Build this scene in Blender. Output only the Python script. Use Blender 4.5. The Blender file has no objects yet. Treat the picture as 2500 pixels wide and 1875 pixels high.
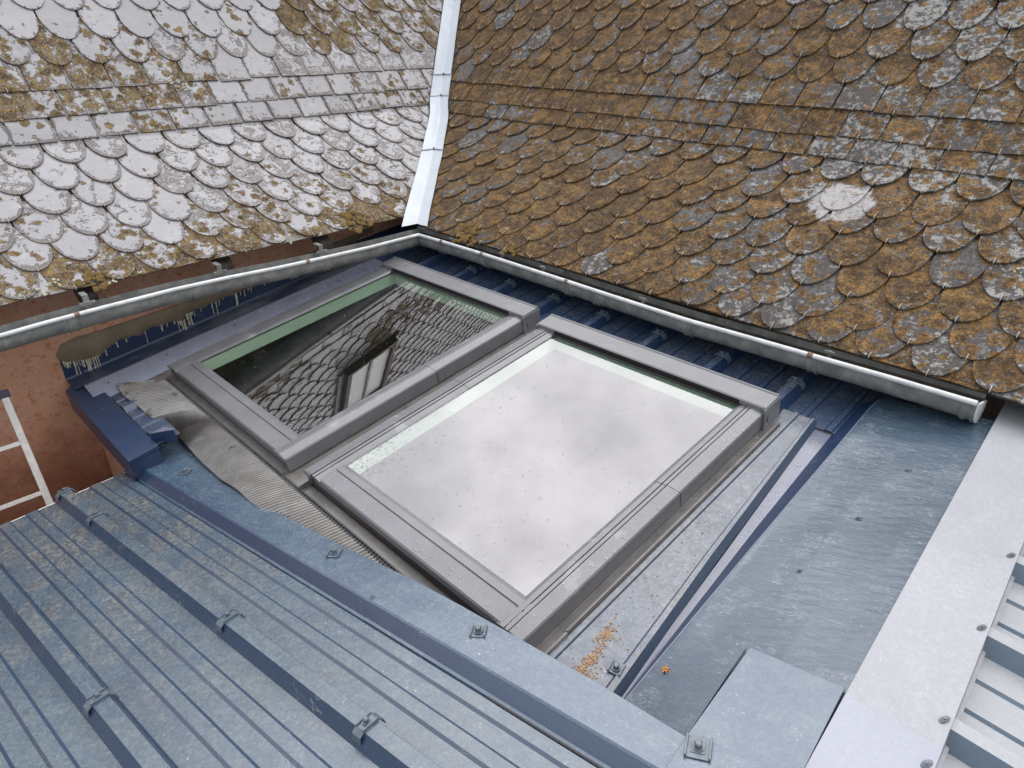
import bpy, math, random
from mathutils import Vector, Matrix, noise as mnoise
R = random.Random(7)
SC = bpy.context.scene
COL = SC.collection
sin, cos, tan, pi = math.sin, math.cos, math.tan, math.pi

# ------------------------------------------------------------------ camera
CAM = Vector((2.091442, -2.323904, 1.356482))
RIGHT = Vector((0.699247, 0.714846, -0.00698))
DOWN = Vector((0.325875, -0.327424, -0.886904))
FWD = Vector((-0.636285, 0.617891, -0.4619))
cd = bpy.data.cameras.new('camera'); cam = bpy.data.objects.new('camera', cd); COL.objects.link(cam)
cd.sensor_width = 36; cd.lens = 1689.66 / 2500 * 36; cd.clip_start = 0.02; cd.clip_end = 2000
m = Matrix.Identity(4)
for i in range(3):
    m[i][0] = RIGHT[i]; m[i][1] = -DOWN[i]; m[i][2] = -FWD[i]; m[i][3] = CAM[i]
cam.matrix_world = m
SC.camera = cam

# ------------------------------------------------------------------ light
SUN_EL, SUN_AZ = math.radians(52), math.radians(20)      # azimuth measured from +X towards +Y
BRIGHT_DIR = (-.42, .62, .70)
W = bpy.data.worlds.new('World'); SC.world = W; W.use_nodes = True
wt = W.node_tree; wt.nodes.clear()
def wn(t): return wt.nodes.new(t)
sky = wn('ShaderNodeTexSky'); sky.sky_type = 'NISHITA'; sky.sun_disc = False
sky.sun_elevation = SUN_EL; sky.sun_rotation = pi / 2 - SUN_AZ; sky.air_density = 1.0; sky.dust_density = 4.0; sky.ozone_density = 1.0
tc = wn('ShaderNodeTexCoord')
def wlink(v, sock):
    if isinstance(v, bpy.types.NodeSocket): wt.links.new(v, sock)
    else: sock.default_value = v
def wnoise(scale, det, rough, sc=(1, 1, 1.5)):
    mp = wn('ShaderNodeMapping'); mp.inputs['Scale'].default_value = sc; wt.links.new(tc.outputs['Generated'], mp.inputs['Vector'])
    nz = wn('ShaderNodeTexNoise'); nz.inputs['Scale'].default_value = scale; nz.inputs['Detail'].default_value = det; nz.inputs['Roughness'].default_value = rough
    wt.links.new(mp.outputs[0], nz.inputs['Vector']); return nz.outputs['Fac']
def wramp(v, lo, hi, t0, t1):
    r = wn('ShaderNodeMapRange'); r.interpolation_type = 'SMOOTHSTEP'; wlink(v, r.inputs['Value'])
    for k, q in (('From Min', lo), ('From Max', hi), ('To Min', t0), ('To Max', t1)): r.inputs[k].default_value = q
    return r.outputs[0]
def wmath(op, a, b):
    n = wn('ShaderNodeMath'); n.operation = op; wlink(a, n.inputs[0]); wlink(b, n.inputs[1]); return n.outputs[0]
def wmix(f, a, b, mode='MIX'):
    n = wn('ShaderNodeMix'); n.data_type = 'RGBA'; n.blend_type = mode; wlink(f, n.inputs['Factor']); wlink(a, n.inputs[6]); wlink(b, n.inputs[7]); return n.outputs[2]
# overcast: a bright thin part of the cloud deck ahead, greyer elsewhere
dt = wn('ShaderNodeVectorMath'); dt.operation = 'DOT_PRODUCT'; wt.links.new(tc.outputs['Generated'], dt.inputs[0]); dt.inputs[1].default_value = Vector(BRIGHT_DIR).normalized()
glow = wramp(dt.outputs['Value'], .35, .97, 0., 1.)
patch = wramp(wnoise(2.6, 5, .55), .36, .60, .0, 1.)
cloud = wmix(glow, wmix(patch, (6.8, 7.1, 7.7, 1), (10.0, 10.1, 10.3, 1)), wmix(patch, (20.5, 20.4, 21.4, 1), (32.5, 31.8, 32.4, 1)))
skycol = wmix(.90, sky.outputs[0], cloud)
bg = wn('ShaderNodeBackground'); bg.inputs['Strength'].default_value = 0.15
wo = wn('ShaderNodeOutputWorld'); wt.links.new(skycol, bg.inputs['Color']); wt.links.new(bg.outputs[0], wo.inputs['Surface'])
sl = bpy.data.lights.new('sun', 'SUN'); sl.energy = 0.6; sl.angle = math.radians(30); sl.color = (1, .96, .9)
so = bpy.data.objects.new('sun', sl); COL.objects.link(so)
sd = Vector((cos(SUN_EL) * cos(SUN_AZ), cos(SUN_EL) * sin(SUN_AZ), sin(SUN_EL)))
so.rotation_euler = sd.to_track_quat('Z', 'Y').to_euler(); so.location = sd * 40
vs = SC.view_settings; vs.view_transform = 'Standard'; vs.look = 'None'; vs.gamma = 1; vs.use_curve_mapping = False
vs.exposure = -0.13
SC.cycles.max_bounces = 8; SC.cycles.transparent_max_bounces = 12

# ------------------------------------------------------------------ materials
class NT:
    def __init__(s, name):
        s.m = bpy.data.materials.new(name); s.m.use_nodes = True; s.t = s.m.node_tree; s.t.nodes.clear()
        s.out = s.t.nodes.new('ShaderNodeOutputMaterial')
        s.tc = s.t.nodes.new('ShaderNodeTexCoord'); s.obj = s.tc.outputs['Object']
    def n(s, typ, ins=None, **kw):
        nd = s.t.nodes.new(typ)
        for k, v in kw.items(): setattr(nd, k, v)
        for k, v in (ins or {}).items():
            if isinstance(v, bpy.types.NodeSocket): s.t.links.new(v, nd.inputs[k])
            else:
                if isinstance(v, tuple) and len(v) == 3 and nd.inputs[k].type == 'RGBA': v = v + (1,)
                nd.inputs[k].default_value = v
        return nd
    def noise(s, sc, det=4, ro=.55, vec=None, dist=0.):
        return s.n('ShaderNodeTexNoise', {'Vector': vec or s.obj, 'Scale': sc, 'Detail': det, 'Roughness': ro, 'Distortion': dist}).outputs['Fac']
    def vor(s, sc, vec=None, feat='F1', out='Distance', rnd=1.):
        return s.n('ShaderNodeTexVoronoi', {'Vector': vec or s.obj, 'Scale': sc, 'Randomness': rnd}, feature=feat).outputs[out]
    def ma(s, op, a, b=0., c=None):
        i = {0: a, 1: b}
        if c is not None: i[2] = c
        return s.n('ShaderNodeMath', i, operation=op).outputs[0]
    def step(s, v, lo, hi, t0=0., t1=1.):
        return s.n('ShaderNodeMapRange', {'Value': v, 'From Min': lo, 'From Max': hi, 'To Min': t0, 'To Max': t1}, interpolation_type='SMOOTHSTEP').outputs[0]
    def mix(s, f, a, b, mode='MIX'):
        return s.n('ShaderNodeMix', {0: f, 6: a, 7: b}, data_type='RGBA', blend_type=mode).outputs[2]
    def map(s, scale=(1, 1, 1), loc=(0, 0, 0), rot=(0, 0, 0), vec=None):
        return s.n('ShaderNodeMapping', {'Vector': vec or s.obj, 'Scale': scale, 'Location': loc, 'Rotation': rot}).outputs[0]
    def bump(s, h, st=.4, d=.01, nrm=None):
        i = {'Height': h, 'Strength': st, 'Distance': d}
        if nrm: i['Normal'] = nrm
        return s.n('ShaderNodeBump', i).outputs[0]
    def pbsdf(s, **k):
        i = {}
        for a, b in k.items(): i[{'base': 'Base Color', 'rough': 'Roughness', 'metal': 'Metallic', 'ior': 'IOR', 'normal': 'Normal', 'trans': 'Transmission Weight', 'coat': 'Coat Weight', 'coatr': 'Coat Roughness', 'spec': 'Specular IOR Level'}[a]] = b
        p = s.n('ShaderNodeBsdfPrincipled', i); s.t.links.new(p.outputs[0], s.out.inputs['Surface']); return s.m

def slate_mat(name, base, base2, lich, lich_hi, chip, pale, rough, white=None):
    """chip = (colour, lighter colour, noise scale, threshold, amount); pale = (colour, amount, scale, threshold)"""
    t = NT(name)
    at = t.n('ShaderNodeAttribute', attribute_name='tc')
    sp = t.n('ShaderNodeSeparateColor', {0: at.outputs['Color']}); rnd, lb, pb = sp.outputs[0], sp.outputs[1], sp.outputs[2]; edge = at.outputs['Alpha']
    def vm(a, b_, op): return t.n('ShaderNodeVectorMath', {0: a, 1: b_}, operation=op).outputs[0]
    off = vm(at.outputs['Color'], (37., 0., 0.), 'MULTIPLY'); v = vm(t.obj, off, 'ADD')
    big = t.noise(7, 5, .6, v); fine = t.noise(70, 6, .7, v); streak = t.noise(24, 7, .72, t.map((1, .4, .8), vec=v))
    col = t.mix(rnd, base, base2)
    col = t.mix(t.step(big, .3, .7, 0, .45), col, tuple(c * .74 for c in base))
    col = t.mix(t.step(streak, .52, .70, 0, .35), col, tuple(min(1, c * 1.22) for c in base))
    # flaked skin: brown under-layer showing mostly along the free edges
    fl = t.ma('ADD', t.ma('ADD', t.ma('MULTIPLY', t.noise(chip[2], 8, .74, v, .8), .72), t.ma('MULTIPLY', t.noise(chip[2] * 4.5, 5, .75, v), .28)), t.ma('ADD', t.ma('MULTIPLY', edge, -.15), t.ma('MULTIPLY', pb, .14)))
    flm = t.step(fl, chip[3], chip[3] + .022)
    col = t.mix(t.ma('MULTIPLY', flm, chip[4]), col, t.mix(t.step(fine, .35, .65), chip[0], chip[1]))
    # pale crust
    pm = t.step(t.ma('ADD', t.ma('ADD', t.ma('MULTIPLY', t.noise(pale[2], 9, .76, t.map(loc=(3, 1, 7), vec=v)), .8), t.ma('MULTIPLY', t.noise(6, 3, .5, v), .2)), t.ma('MULTIPLY', pb, .085)), pale[3], pale[3] + .045)
    col = t.mix(t.ma('MULTIPLY', pm, pale[1]), col, t.mix(t.step(fine, .3, .6), tuple(c * .7 for c in pale[0]), pale[0]))
    # ochre lichen: wide crusts broken by fine grain, with lighter rims
    vv = vm(t.obj, vm(off, (.1, .1, .1), 'MULTIPLY'), 'ADD')
    warp = t.n('ShaderNodeTexNoise', {'Vector': vv, 'Scale': 26., 'Detail': 5.}).outputs['Color']
    vw = vm(vv, vm(warp, (.06, .06, .06), 'MULTIPLY'), 'ADD')
    ros = t.vor(15, vw)
    ln = t.ma('ADD', t.ma('MULTIPLY', t.noise(6, 9, .68, vv, .5), .66), t.ma('MULTIPLY', t.noise(38, 7, .78, vv), .34))
    lv = t.ma('ADD', t.ma('ADD', ln, t.ma('MULTIPLY', lb, .5)), t.ma('ADD', t.step(ros, .18, .62, .075, -.085), t.ma('MULTIPLY', edge, .035)))
    lm = t.step(lv, .70, .728)
    rim = t.ma('MULTIPLY', t.step(lv, .695, .715), t.step(lv, .775, .74))
    gr = t.ma('ADD', t.ma('MULTIPLY', t.noise(95, 6, .8), .6), t.ma('MULTIPLY', t.noise(28, 5, .7, vv), .4))
    lc = t.mix(t.step(gr, .42, .58), tuple(c * .18 for c in lich), lich)
    lc = t.mix(t.step(t.noise(10, 5, .65, vv), .46, .66), lc, t.mix(t.step(gr, .40, .56), tuple(c * .45 for c in lich_hi), lich_hi))
    lc = t.mix(t.ma('MULTIPLY', rim, .6), lc, tuple(min(1, c * 1.25) for c in lich_hi))
    holes = t.step(t.noise(60, 6, .78, t.map(loc=(5, 2, 9))), .43, .48)
    lm2 = t.ma('MULTIPLY', lm, t.ma('ADD', .30, t.ma('MULTIPLY', holes, .70)))
    col = t.mix(lm2, col, lc)
    dots = t.ma('MULTIPLY', t.step(t.vor(46, rnd=1.), .17, .11), t.step(t.noise(13, 2), .56, .6))
    col = t.mix(t.ma('MULTIPLY', dots, rough[1]), col, (.48, .47, .40))
    if white:
        d = t.n('ShaderNodeVectorMath', {0: t.obj, 1: white[0]}, operation='DISTANCE').outputs['Value']
        wm = t.step(t.ma('ADD', d, t.ma('ADD', t.ma('MULTIPLY', t.ma('SUBTRACT', t.noise(9, 7, .75), .5), .22), t.ma('MULTIPLY', rnd, .035))), white[1], white[1] - .02)
        col = t.mix(t.ma('MULTIPLY', wm, t.step(t.noise(40, 7, .8, v), .38, .50, .12, 1)), col, t.mix(fine, (.22, .215, .22), (.42, .415, .42)))
        lm2 = t.ma('MULTIPLY', lm2, t.ma('SUBTRACT', 1., wm))
    h = t.ma('ADD', t.ma('MULTIPLY', t.ma('ADD', streak, t.ma('MULTIPLY', flm, -.8)), .35), t.ma('MULTIPLY', lm2, t.ma('ADD', .5, t.ma('MULTIPLY', gr, 1.6))))
    ro = t.mix(lm2, (rough[0],) * 3, (.95,) * 3)
    t.pbsdf(base=col, rough=ro, normal=t.bump(h, .85, .006), ior=1.5)
    return t.m

def metal_mat(name, base, dust_sheen=(.26, .29, .32), sheen_amt=.6, speck=.5, rough=.3, ior=1.7, mud=0., sdir=(1, 1, 1), brush=0., hard=.93, worm=.28, mudx=None):
    """coated steel; upward faces coloured paler for drizzle dust and sky sheen, sides kept dark"""
    t = NT(name)
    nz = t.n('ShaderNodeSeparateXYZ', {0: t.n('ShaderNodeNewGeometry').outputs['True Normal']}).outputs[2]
    flat = t.step(t.ma('ABSOLUTE', nz), hard - .14, hard)  # sky sheen painted by facing: upward faces pale, steep sides dark
    big = t.noise(2.6, 5, .6); mid = t.noise(19, 8, .72, t.map(sdir)); fine = t.noise(85, 7, .8, t.map(sdir))
    col = t.mix(big, tuple(c * .85 for c in base), tuple(min(1, c * 1.15) for c in base))
    tex = t.ma('ADD', t.ma('ADD', t.ma('MULTIPLY', mid, .5), t.ma('MULTIPLY', fine, .5)), t.ma('MULTIPLY', t.ma('SUBTRACT', big, .5), .35))
    film = t.ma('MULTIPLY', flat, t.ma('MULTIPLY', t.step(tex, .38, .66, .30, 1.), sheen_amt))
    col = t.mix(film, col, t.mix(t.step(fine, .35, .65), tuple(c * .82 for c in dust_sheen), tuple(c * 1.15 for c in dust_sheen)))
    wm = t.ma('MULTIPLY', t.step(t.ma('ABSOLUTE', t.ma('SUBTRACT', t.noise(36, 5, .65, t.map(sdir, loc=(7, 1, 2)), 2.2), .5)), .020, .003), t.step(t.noise(9, 6, .7, t.map(loc=(1, 9, 4))), .50, .62))
    col = t.mix(t.ma('MULTIPLY', t.ma('MULTIPLY', wm, flat), worm), col, (.42, .46, .49))
    sp = t.ma('MULTIPLY', t.step(t.noise(110, 3, .6, t.map(sdir, loc=(4, 4, 4))), .665, .70), t.step(t.noise(6, 5, .65, t.map(loc=(6, 2, 8))), .40, .60))
    col = t.mix(t.ma('MULTIPLY', t.ma('MULTIPLY', sp, t.ma('ADD', .25, t.ma('MULTIPLY', flat, .75))), speck), col, (.55, .57, .56))
    # long scratches and run-off tracks
    scr = t.ma('MULTIPLY', t.step(t.ma('ABSOLUTE', t.ma('SUBTRACT', t.noise(5, 2, .4, t.map((1.6, 9, 1), rot=(0, 0, .25)), .3), .5)), .006, .001), t.step(t.noise(4, 3, .5, t.map(loc=(3, 3, 1))), .50, .62))
    col = t.mix(t.ma('MULTIPLY', scr, .35), col, (.40, .43, .46))
    if mud:
        mk = t.step(t.ma('ADD', t.noise(5.5, 9, .75, t.map(loc=(8, 3, 5))), t.ma('MULTIPLY', fine, .35)), .62, .76)
        if mudx: mk = t.ma('MULTIPLY', mk, t.step(t.n('ShaderNodeSeparateXYZ', {0: t.obj}).outputs[0], mudx[1], mudx[0], .25, 1.))
        mm = t.ma('MULTIPLY', mk, t.ma('MULTIPLY', flat, mud))
        col = t.mix(mm, col, t.mix(t.step(t.noise(55, 7, .8), .44, .60), (.055, .055, .056), (.30, .27, .22)))
    ro = t.ma('ADD', rough, t.ma('MULTIPLY', t.ma('SUBTRACT', fine, .35), .20))
    hh = t.ma('ADD', t.ma('MULTIPLY', t.noise(2.2, 2), 2.5), t.ma('ADD', t.ma('MULTIPLY', mid, .30), t.ma('MULTIPLY', fine, .12)))
    if brush: hh = t.ma('ADD', hh, t.ma('MULTIPLY', t.noise(60, 2, .5, t.map((.08, 1, 1), rot=(0, 0, .5))), brush))
    t.pbsdf(base=col, rough=ro, ior=ior, normal=t.bump(hh, .22, .01))
    return t.m

def plain(name, base, rough=.5, var=.15, scale=20, ior=1.5, metal=0., bump=.1, spot=None, spotk=(.6, .66)):
    t = NT(name); n = t.noise(scale, 6, .65); f = t.noise(scale * 6, 4, .7)
    col = t.mix(t.step(n, .3, .7), tuple(c * (1 - var) for c in base), tuple(min(1, c * (1 + var)) for c in base))
    if spot: col = t.mix(t.step(t.ma('ADD', t.noise(scale * .6, 7, .7, t.map(loc=(3, 5, 1))), t.ma('MULTIPLY', f, .1)), spotk[0] + .05, spotk[1] + .05), col, spot)
    t.pbsdf(base=col, rough=t.ma('ADD', rough, t.ma('MULTIPLY', t.ma('SUBTRACT', f, .5), .2)), ior=ior, metal=metal, normal=t.bump(t.ma('ADD', n, t.ma('MULTIPLY', f, .4)), bump, .01))
    return t.m

M = {}
M['slate_l'] = slate_mat('slate_pale', (.290, .287, .300), (.228, .225, .238), (.170, .104, .036), (.265, .180, .066), ((.055, .043, .037), (.128, .108, .095), 15, .482, .92), ((.40, .40, .39), .45, 17, .60), (.26, .25))
M['slate_r'] = slate_mat('slate_lichened', (.112, .105, .103), (.066, .061, .060), (.150, .082, .027), (.275, .155, .048), ((.018, .014, .012), (.055, .043, .035), 26, .400, .85), ((.30, .30, .29), .82, 34, .566), (.7, .55),
                         white=(Vector((0, 0, 0)), .17))
NAVY = (.020, .040, .092)
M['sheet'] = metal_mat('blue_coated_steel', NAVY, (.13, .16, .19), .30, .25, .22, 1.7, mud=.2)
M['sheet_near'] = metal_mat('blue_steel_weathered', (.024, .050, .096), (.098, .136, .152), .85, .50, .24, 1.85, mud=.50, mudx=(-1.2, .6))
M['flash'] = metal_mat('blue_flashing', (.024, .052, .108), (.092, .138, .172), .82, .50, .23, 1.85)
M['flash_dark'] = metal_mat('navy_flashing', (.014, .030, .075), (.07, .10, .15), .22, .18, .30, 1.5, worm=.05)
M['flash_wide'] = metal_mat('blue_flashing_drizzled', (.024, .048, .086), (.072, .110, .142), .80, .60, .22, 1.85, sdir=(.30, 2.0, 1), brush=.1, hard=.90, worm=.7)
M['cap'] = metal_mat('sky_sheen_capping', (.300, .310, .338), (.36, .37, .395), .6, .6, .34, 1.5, mud=.07)  # blue paint made pale: its sky reflection is put into the colour
M['cap2'] = metal_mat('sky_sheen_capping_lap', (.30, .315, .37), (.33, .345, .39), .4, .3, .30, 1.5)  # bluer copy, the lap's different reflection put into the colour
M['pan_r'] = metal_mat('sky_sheen_pan', (.30, .315, .335), (.36, .37, .385), .4, .3, .32, 1.5)  # same paint as the rib sides, sky reflection put into the colour
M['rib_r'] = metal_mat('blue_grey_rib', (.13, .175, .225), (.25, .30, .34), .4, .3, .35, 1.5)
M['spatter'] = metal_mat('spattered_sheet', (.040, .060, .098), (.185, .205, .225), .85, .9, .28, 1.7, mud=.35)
M['wet'] = metal_mat('wet_tray', (.15, .16, .205), (.2, .2, .25), .2, .05, .12, 1.6)
M['alu'] = plain('grey_lacquered_aluminium', (.132, .136, .146), .31, .10, 9, 1.7, bump=.06, spot=(.195, .20, .21))
M['alu_dark'] = plain('dark_grey_aluminium', (.060, .062, .068), .42, .12, 14, 1.6, bump=.06)
M['channel'] = plain('grey_brown_channel', (.135, .128, .120), .36, .2, 14, 1.7, bump=.12, spot=(.075, .065, .052))
M['black'] = plain('matt_black', (.012, .012, .013), .5, .2, 20)
M['lead'] = plain('pleated_lead', (.315, .305, .290), .34, .14, 11, 1.8, metal=.75, bump=.08, spot=(.13, .12, .11))
M['zinc'] = plain('weathered_zinc', (.165, .170, .163), .42, .35, 13, 1.6, bump=.15, spot=(.27, .275, .26))
M['bead'] = plain('worn_zinc_bead', (.52, .54, .55), .32, .14, 16, 1.8, bump=.08)
M['grime_shade'] = plain('shaded_gutter_grime', (.050, .040, .032), .8, .4, 22, bump=.5, spot=(.085, .075, .06))  # grime, with the shade in the right gutter put into the colour
M['rust'] = plain('rust_clip', (.20, .135, .10), .8, .4, 60, bump=.3)
M['white_zinc'] = plain('white_valley_metal', (.50, .545, .595), .38, .06, 7, 1.6, bump=.05, spot=(.56, .53, .44), spotk=(.64, .70))
M['bolt'] = plain('grey_bolt', (.075, .098, .122), .35, .2, 60, 1.8)
M['clip'] = plain('blue_grey_clip', (.075, .105, .135), .33, .2, 40, 1.8)
M['steel'] = plain('steel_hook', (.45, .42, .37), .35, .2, 60, 1.8)
M['wood'] = plain('dark_rafter', (.045, .036, .030), .85, .4, 30, bump=.6)
M['white'] = plain('white_edge', (.74, .74, .73), .5, .08, 20)
M['ladder'] = plain('ladder_aluminium', (.50, .49, .47), .35, .15, 30, 1.8, bump=.1)
M['navy_cap'] = plain('navy_plastic', (.030, .030, .060), .5, .1, 20)
M['sealant'] = plain('brown_sealant', (.165, .132, .088), .7, .18, 9, bump=.3, spot=(.11, .095, .07))
M['cream'] = plain('cream_drip', (.52, .49, .40), .6, .2, 40)
M['deck'] = plain('dark_decking', (.03, .026, .022), .9, .2, 20)
M['dark_wall'] = plain('dark_wall', (.035, .026, .022), .9, .4, 14, bump=.5)
M['reveal'] = plain('white_reveal', (.66, .70, .65), .5, .05, 10)
M['shaft'] = plain('dim_interior', (.018, .017, .016), .8, .2, 5)
M['orange'] = plain('dry_seed', (.50, .22, .04), .6, .3, 60)
M['lichen_pale'] = plain('pale_foliose_lichen', (.50, .50, .36), .9, .25, 90, bump=.8)
M['moss'] = plain('ochre_moss', (.165, .105, .030), .95, .45, 110, bump=1.)
M['gravel'] = plain('grey_gravel', (.18, .17, .155), .9, .3, 3, bump=.5)
M['blind'] = plain('white_blind', (.82, .82, .80), .35, .03, 8)
M['frame_brown'] = plain('brown_frame', (.07, .045, .03), .6, .3, 20)

t = NT('orange_render')                                          # roughcast plaster, redder and darker towards the bottom
g = t.noise(160, 5, .8); b = t.noise(3.0, 6, .62); c2 = t.noise(26, 6, .7)
col = t.mix(t.step(b, .3, .7), (.62, .36, .245), (.53, .28, .175))
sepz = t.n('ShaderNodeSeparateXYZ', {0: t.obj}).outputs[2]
low_tone = t.step(t.ma('ADD', sepz, t.ma('MULTIPLY', t.ma('SUBTRACT', t.noise(3.5, 6, .65, t.map(loc=(2, 2, 2))), .5), 1.1)), -.22, -.75)
col = t.mix(t.ma('MULTIPLY', low_tone, .75), col, (.20, .066, .030))
col = t.mix(t.step(t.ma('ADD', c2, t.ma('MULTIPLY', g, .25)), .66, .76, 0, .7), col, (.40, .115, .055))
col = t.mix(t.step(g, .40, .30, 0, .55), col, (.13, .05, .03))
col = t.mix(t.step(t.noise(62, 5, .75, t.map(loc=(1, 4, 2))), .40, .34, 0, .6), col, (.15, .06, .035)); col = t.mix(t.step(t.noise(58, 5, .75, t.map(loc=(7, 4, 2))), .60, .68, 0, .5), col, (.66, .44, .33))
crk = t.ma('MULTIPLY', t.step(t.vor(4.5, t.n('ShaderNodeVectorMath', {0: t.obj, 1: t.n('ShaderNodeVectorMath', {0: t.n('ShaderNodeTexNoise', {'Vector': t.obj, 'Scale': 12., 'Detail': 5.}).outputs['Color'], 1: (.2, .2, .2)}, operation='MULTIPLY').outputs[0]}, operation='ADD').outputs[0], 'DISTANCE_TO_EDGE'), .010, .003), t.step(t.noise(2.5, 2, .5, t.map(loc=(9, 9, 3))), .5, .6))
col = t.mix(t.ma('MULTIPLY', crk, .7), col, (.14, .05, .03))
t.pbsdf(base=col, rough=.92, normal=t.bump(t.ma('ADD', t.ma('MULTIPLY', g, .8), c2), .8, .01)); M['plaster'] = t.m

def schlick(t, f0):
    gm = t.n('ShaderNodeNewGeometry')
    c = t.ma('ABSOLUTE', t.n('ShaderNodeVectorMath', {0: gm.outputs['Normal'], 1: gm.outputs['Incoming']}, operation='DOT_PRODUCT').outputs['Value'])
    return t.ma('ADD', f0, t.ma('MULTIPLY', 1 - f0, t.ma('POWER', t.ma('SUBTRACT', 1., c), 5.)))
t = NT('green_tinted_glass')                                     # multi-pane roof glazing
wet = t.noise(2.6, 3, .5); lay = schlick(t, .19)
gl = t.n('ShaderNodeBsdfGlossy', {'Color': (1., .985, 1., 1), 'Roughness': .012, 'Normal': t.bump(wet, .010, .02)})
tr = t.n('ShaderNodeBsdfTransparent', {'Color': (.80, .94, .83, 1)})
mxs = t.n('ShaderNodeMixShader', {0: lay, 1: tr.outputs[0], 2: gl.outputs[0]}); t.t.links.new(mxs.outputs[0], t.out.inputs['Surface']); M['glass'] = t.m
t = NT('rain_water')
gl = t.n('ShaderNodeBsdfGlossy', {'Color': (1, 1, 1, 1), 'Roughness': .03}); tr = t.n('ShaderNodeBsdfTransparent', {'Color': (.90, .91, .92, 1)})
mxs = t.n('ShaderNodeMixShader', {0: schlick(t, .055), 1: tr.outputs[0], 2: gl.outputs[0]}); t.t.links.new(mxs.outputs[0], t.out.inputs['Surface']); M['water'] = t.m

# navy upstand: clean paint below, scuffed grey patches
t = NT('navy_scuffed')
sc = t.step(t.ma('ADD', t.noise(5, 7, .68, t.map((1, .35, 1))), t.ma('MULTIPLY', t.noise(40, 5, .7), .2)), .55, .72)
col = t.mix(t.ma('MULTIPLY', sc, .75), (.018, .036, .082), (.20, .21, .22))
t.pbsdf(base=col, rough=.35, ior=1.7, normal=t.bump(t.noise(20, 4), .1, .01)); M['scuffed'] = t.m
M['lip'] = plain('pale_blue_lip', (.215, .240, .310), .26, .12, 5, 1.8, bump=.05, spot=(.19, .215, .28))

# ------------------------------------------------------------------ mesh helpers
class MB:
    def __init__(s): s.v = []; s.f = []; s.smooth = []; s.mi = []
    def add(s, vs, fs, smooth=False, mi=0):
        o = len(s.v); s.v += [Vector(p) for p in vs]
        for f in fs: s.f.append(tuple(i + o for i in f)); s.smooth.append(smooth); s.mi.append(mi)
    def quad(s, a, b, c, d, mi=0): s.add([a, b, c, d], [(0, 1, 2, 3)], mi=mi)
    def boxf(s, fn, a, b, mi=0):           # axis box in a mapped frame fn(u,v,w)
        (x0, y0, z0), (x1, y1, z1) = a, b
        vs = [fn(x, y, z) for z in (z0, z1) for y in (y0, y1) for x in (x0, x1)]
        s.add(vs, [(0, 2, 3, 1), (4, 5, 7, 6), (0, 1, 5, 4), (2, 6, 7, 3), (0, 4, 6, 2), (1, 3, 7, 5)], mi=mi)
    def loft(s, rings, closed=True, caps=True, smooth=False, mi=0):
        n = len(rings[0]); vs = [p for r in rings for p in r]; fs = []
        for i in range(len(rings) - 1):
            for j in range(n if closed else n - 1):
                k = (j + 1) % n
                fs.append((i * n + j, i * n + k, (i + 1) * n + k, (i + 1) * n + j))
        s.add(vs, fs, smooth, mi)
        if caps and closed:
            s.add(rings[0], [tuple(range(n))[::-1]], False, mi); s.add(rings[-1], [tuple(range(n))], False, mi)
    def tube(s, pts, r, n=8, smooth=True, mi=0, caps=True):
        pts = [Vector(p) for p in pts]; rings = []; up = Vector((0, 0, 1))
        for i, p in enumerate(pts):
            d = (pts[min(i + 1, len(pts) - 1)] - pts[max(i - 1, 0)]).normalized()
            a = d.cross(up if abs(d.z) < .95 else Vector((1, 0, 0))).normalized(); b = a.cross(d)
            rr = r[i] if isinstance(r, (list, tuple)) else r
            rings.append([p + (a * cos(2 * pi * k / n) + b * sin(2 * pi * k / n)) * rr for k in range(n)])
        s.loft(rings, True, caps, smooth, mi)
    def grid(s, rows, smooth=False, mi=0): s.loft(rows, closed=False, caps=False, smooth=smooth, mi=mi)
    def prism(s, poly, off, mi=0):         # poly list of Vector, extruded by off
        n = len(poly); off = Vector(off); a = [Vector(p) for p in poly]; b = [p + off for p in a]
        s.add(a + b, [tuple(range(n))[::-1], tuple(range(n, 2 * n))] + [(i, (i + 1) % n, n + (i + 1) % n, n + i) for i in range(n)], mi=mi)
    def hexbolt(s, o, x, y, z, r=.009, h=.009, mi=0):
        s.loft([[o + (x * cos(a) + y * sin(a)) * r * 1.5 for a in [2 * pi * k / 12 for k in range(12)]],
                [o + z * .002 + (x * cos(a) + y * sin(a)) * r * 1.5 for a in [2 * pi * k / 12 for k in range(12)]]], mi=mi)
        s.loft([[o + z * .0021 + (x * cos(a) + y * sin(a)) * r for a in [pi / 3 * k for k in range(6)]],
                [o + z * h + (x * cos(a) + y * sin(a)) * r for a in [pi / 3 * k for k in range(6)]],
                [o + z * (h + .002) + (x * cos(a) + y * sin(a)) * r * .7 for a in [pi / 3 * k for k in range(6)]]], mi=mi)

def wloc(o):
    l = Vector((0, 0, 0))
    while o: l += o.location; o = o.parent
    return l
def part(name, mb, mat, parent=None, loc=None, bevel=0., label=None, solid=0.):
    me = bpy.data.meshes.new(name); o = bpy.data.objects.new(name, me); COL.objects.link(o)
    if parent: o.parent = parent
    elif loc is not None: o.location = loc
    w = wloc(o)
    me.from_pydata([tuple(p - w) for p in mb.v], [], mb.f)
    for mm in (mat if isinstance(mat, list) else [mat]): me.materials.append(M[mm])
    me.polygons.foreach_set('use_smooth', mb.smooth); me.polygons.foreach_set('material_index', mb.mi); me.update()
    if solid:
        sm = o.modifiers.new('solid', 'SOLIDIFY'); sm.thickness = solid; sm.offset = -1
    if bevel:
        bm = o.modifiers.new('bevel', 'BEVEL'); bm.width = bevel; bm.segments = 2; bm.limit_method = 'ANGLE'; bm.angle_limit = math.radians(40)
    if label: o['label'] = label
    return o
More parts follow.
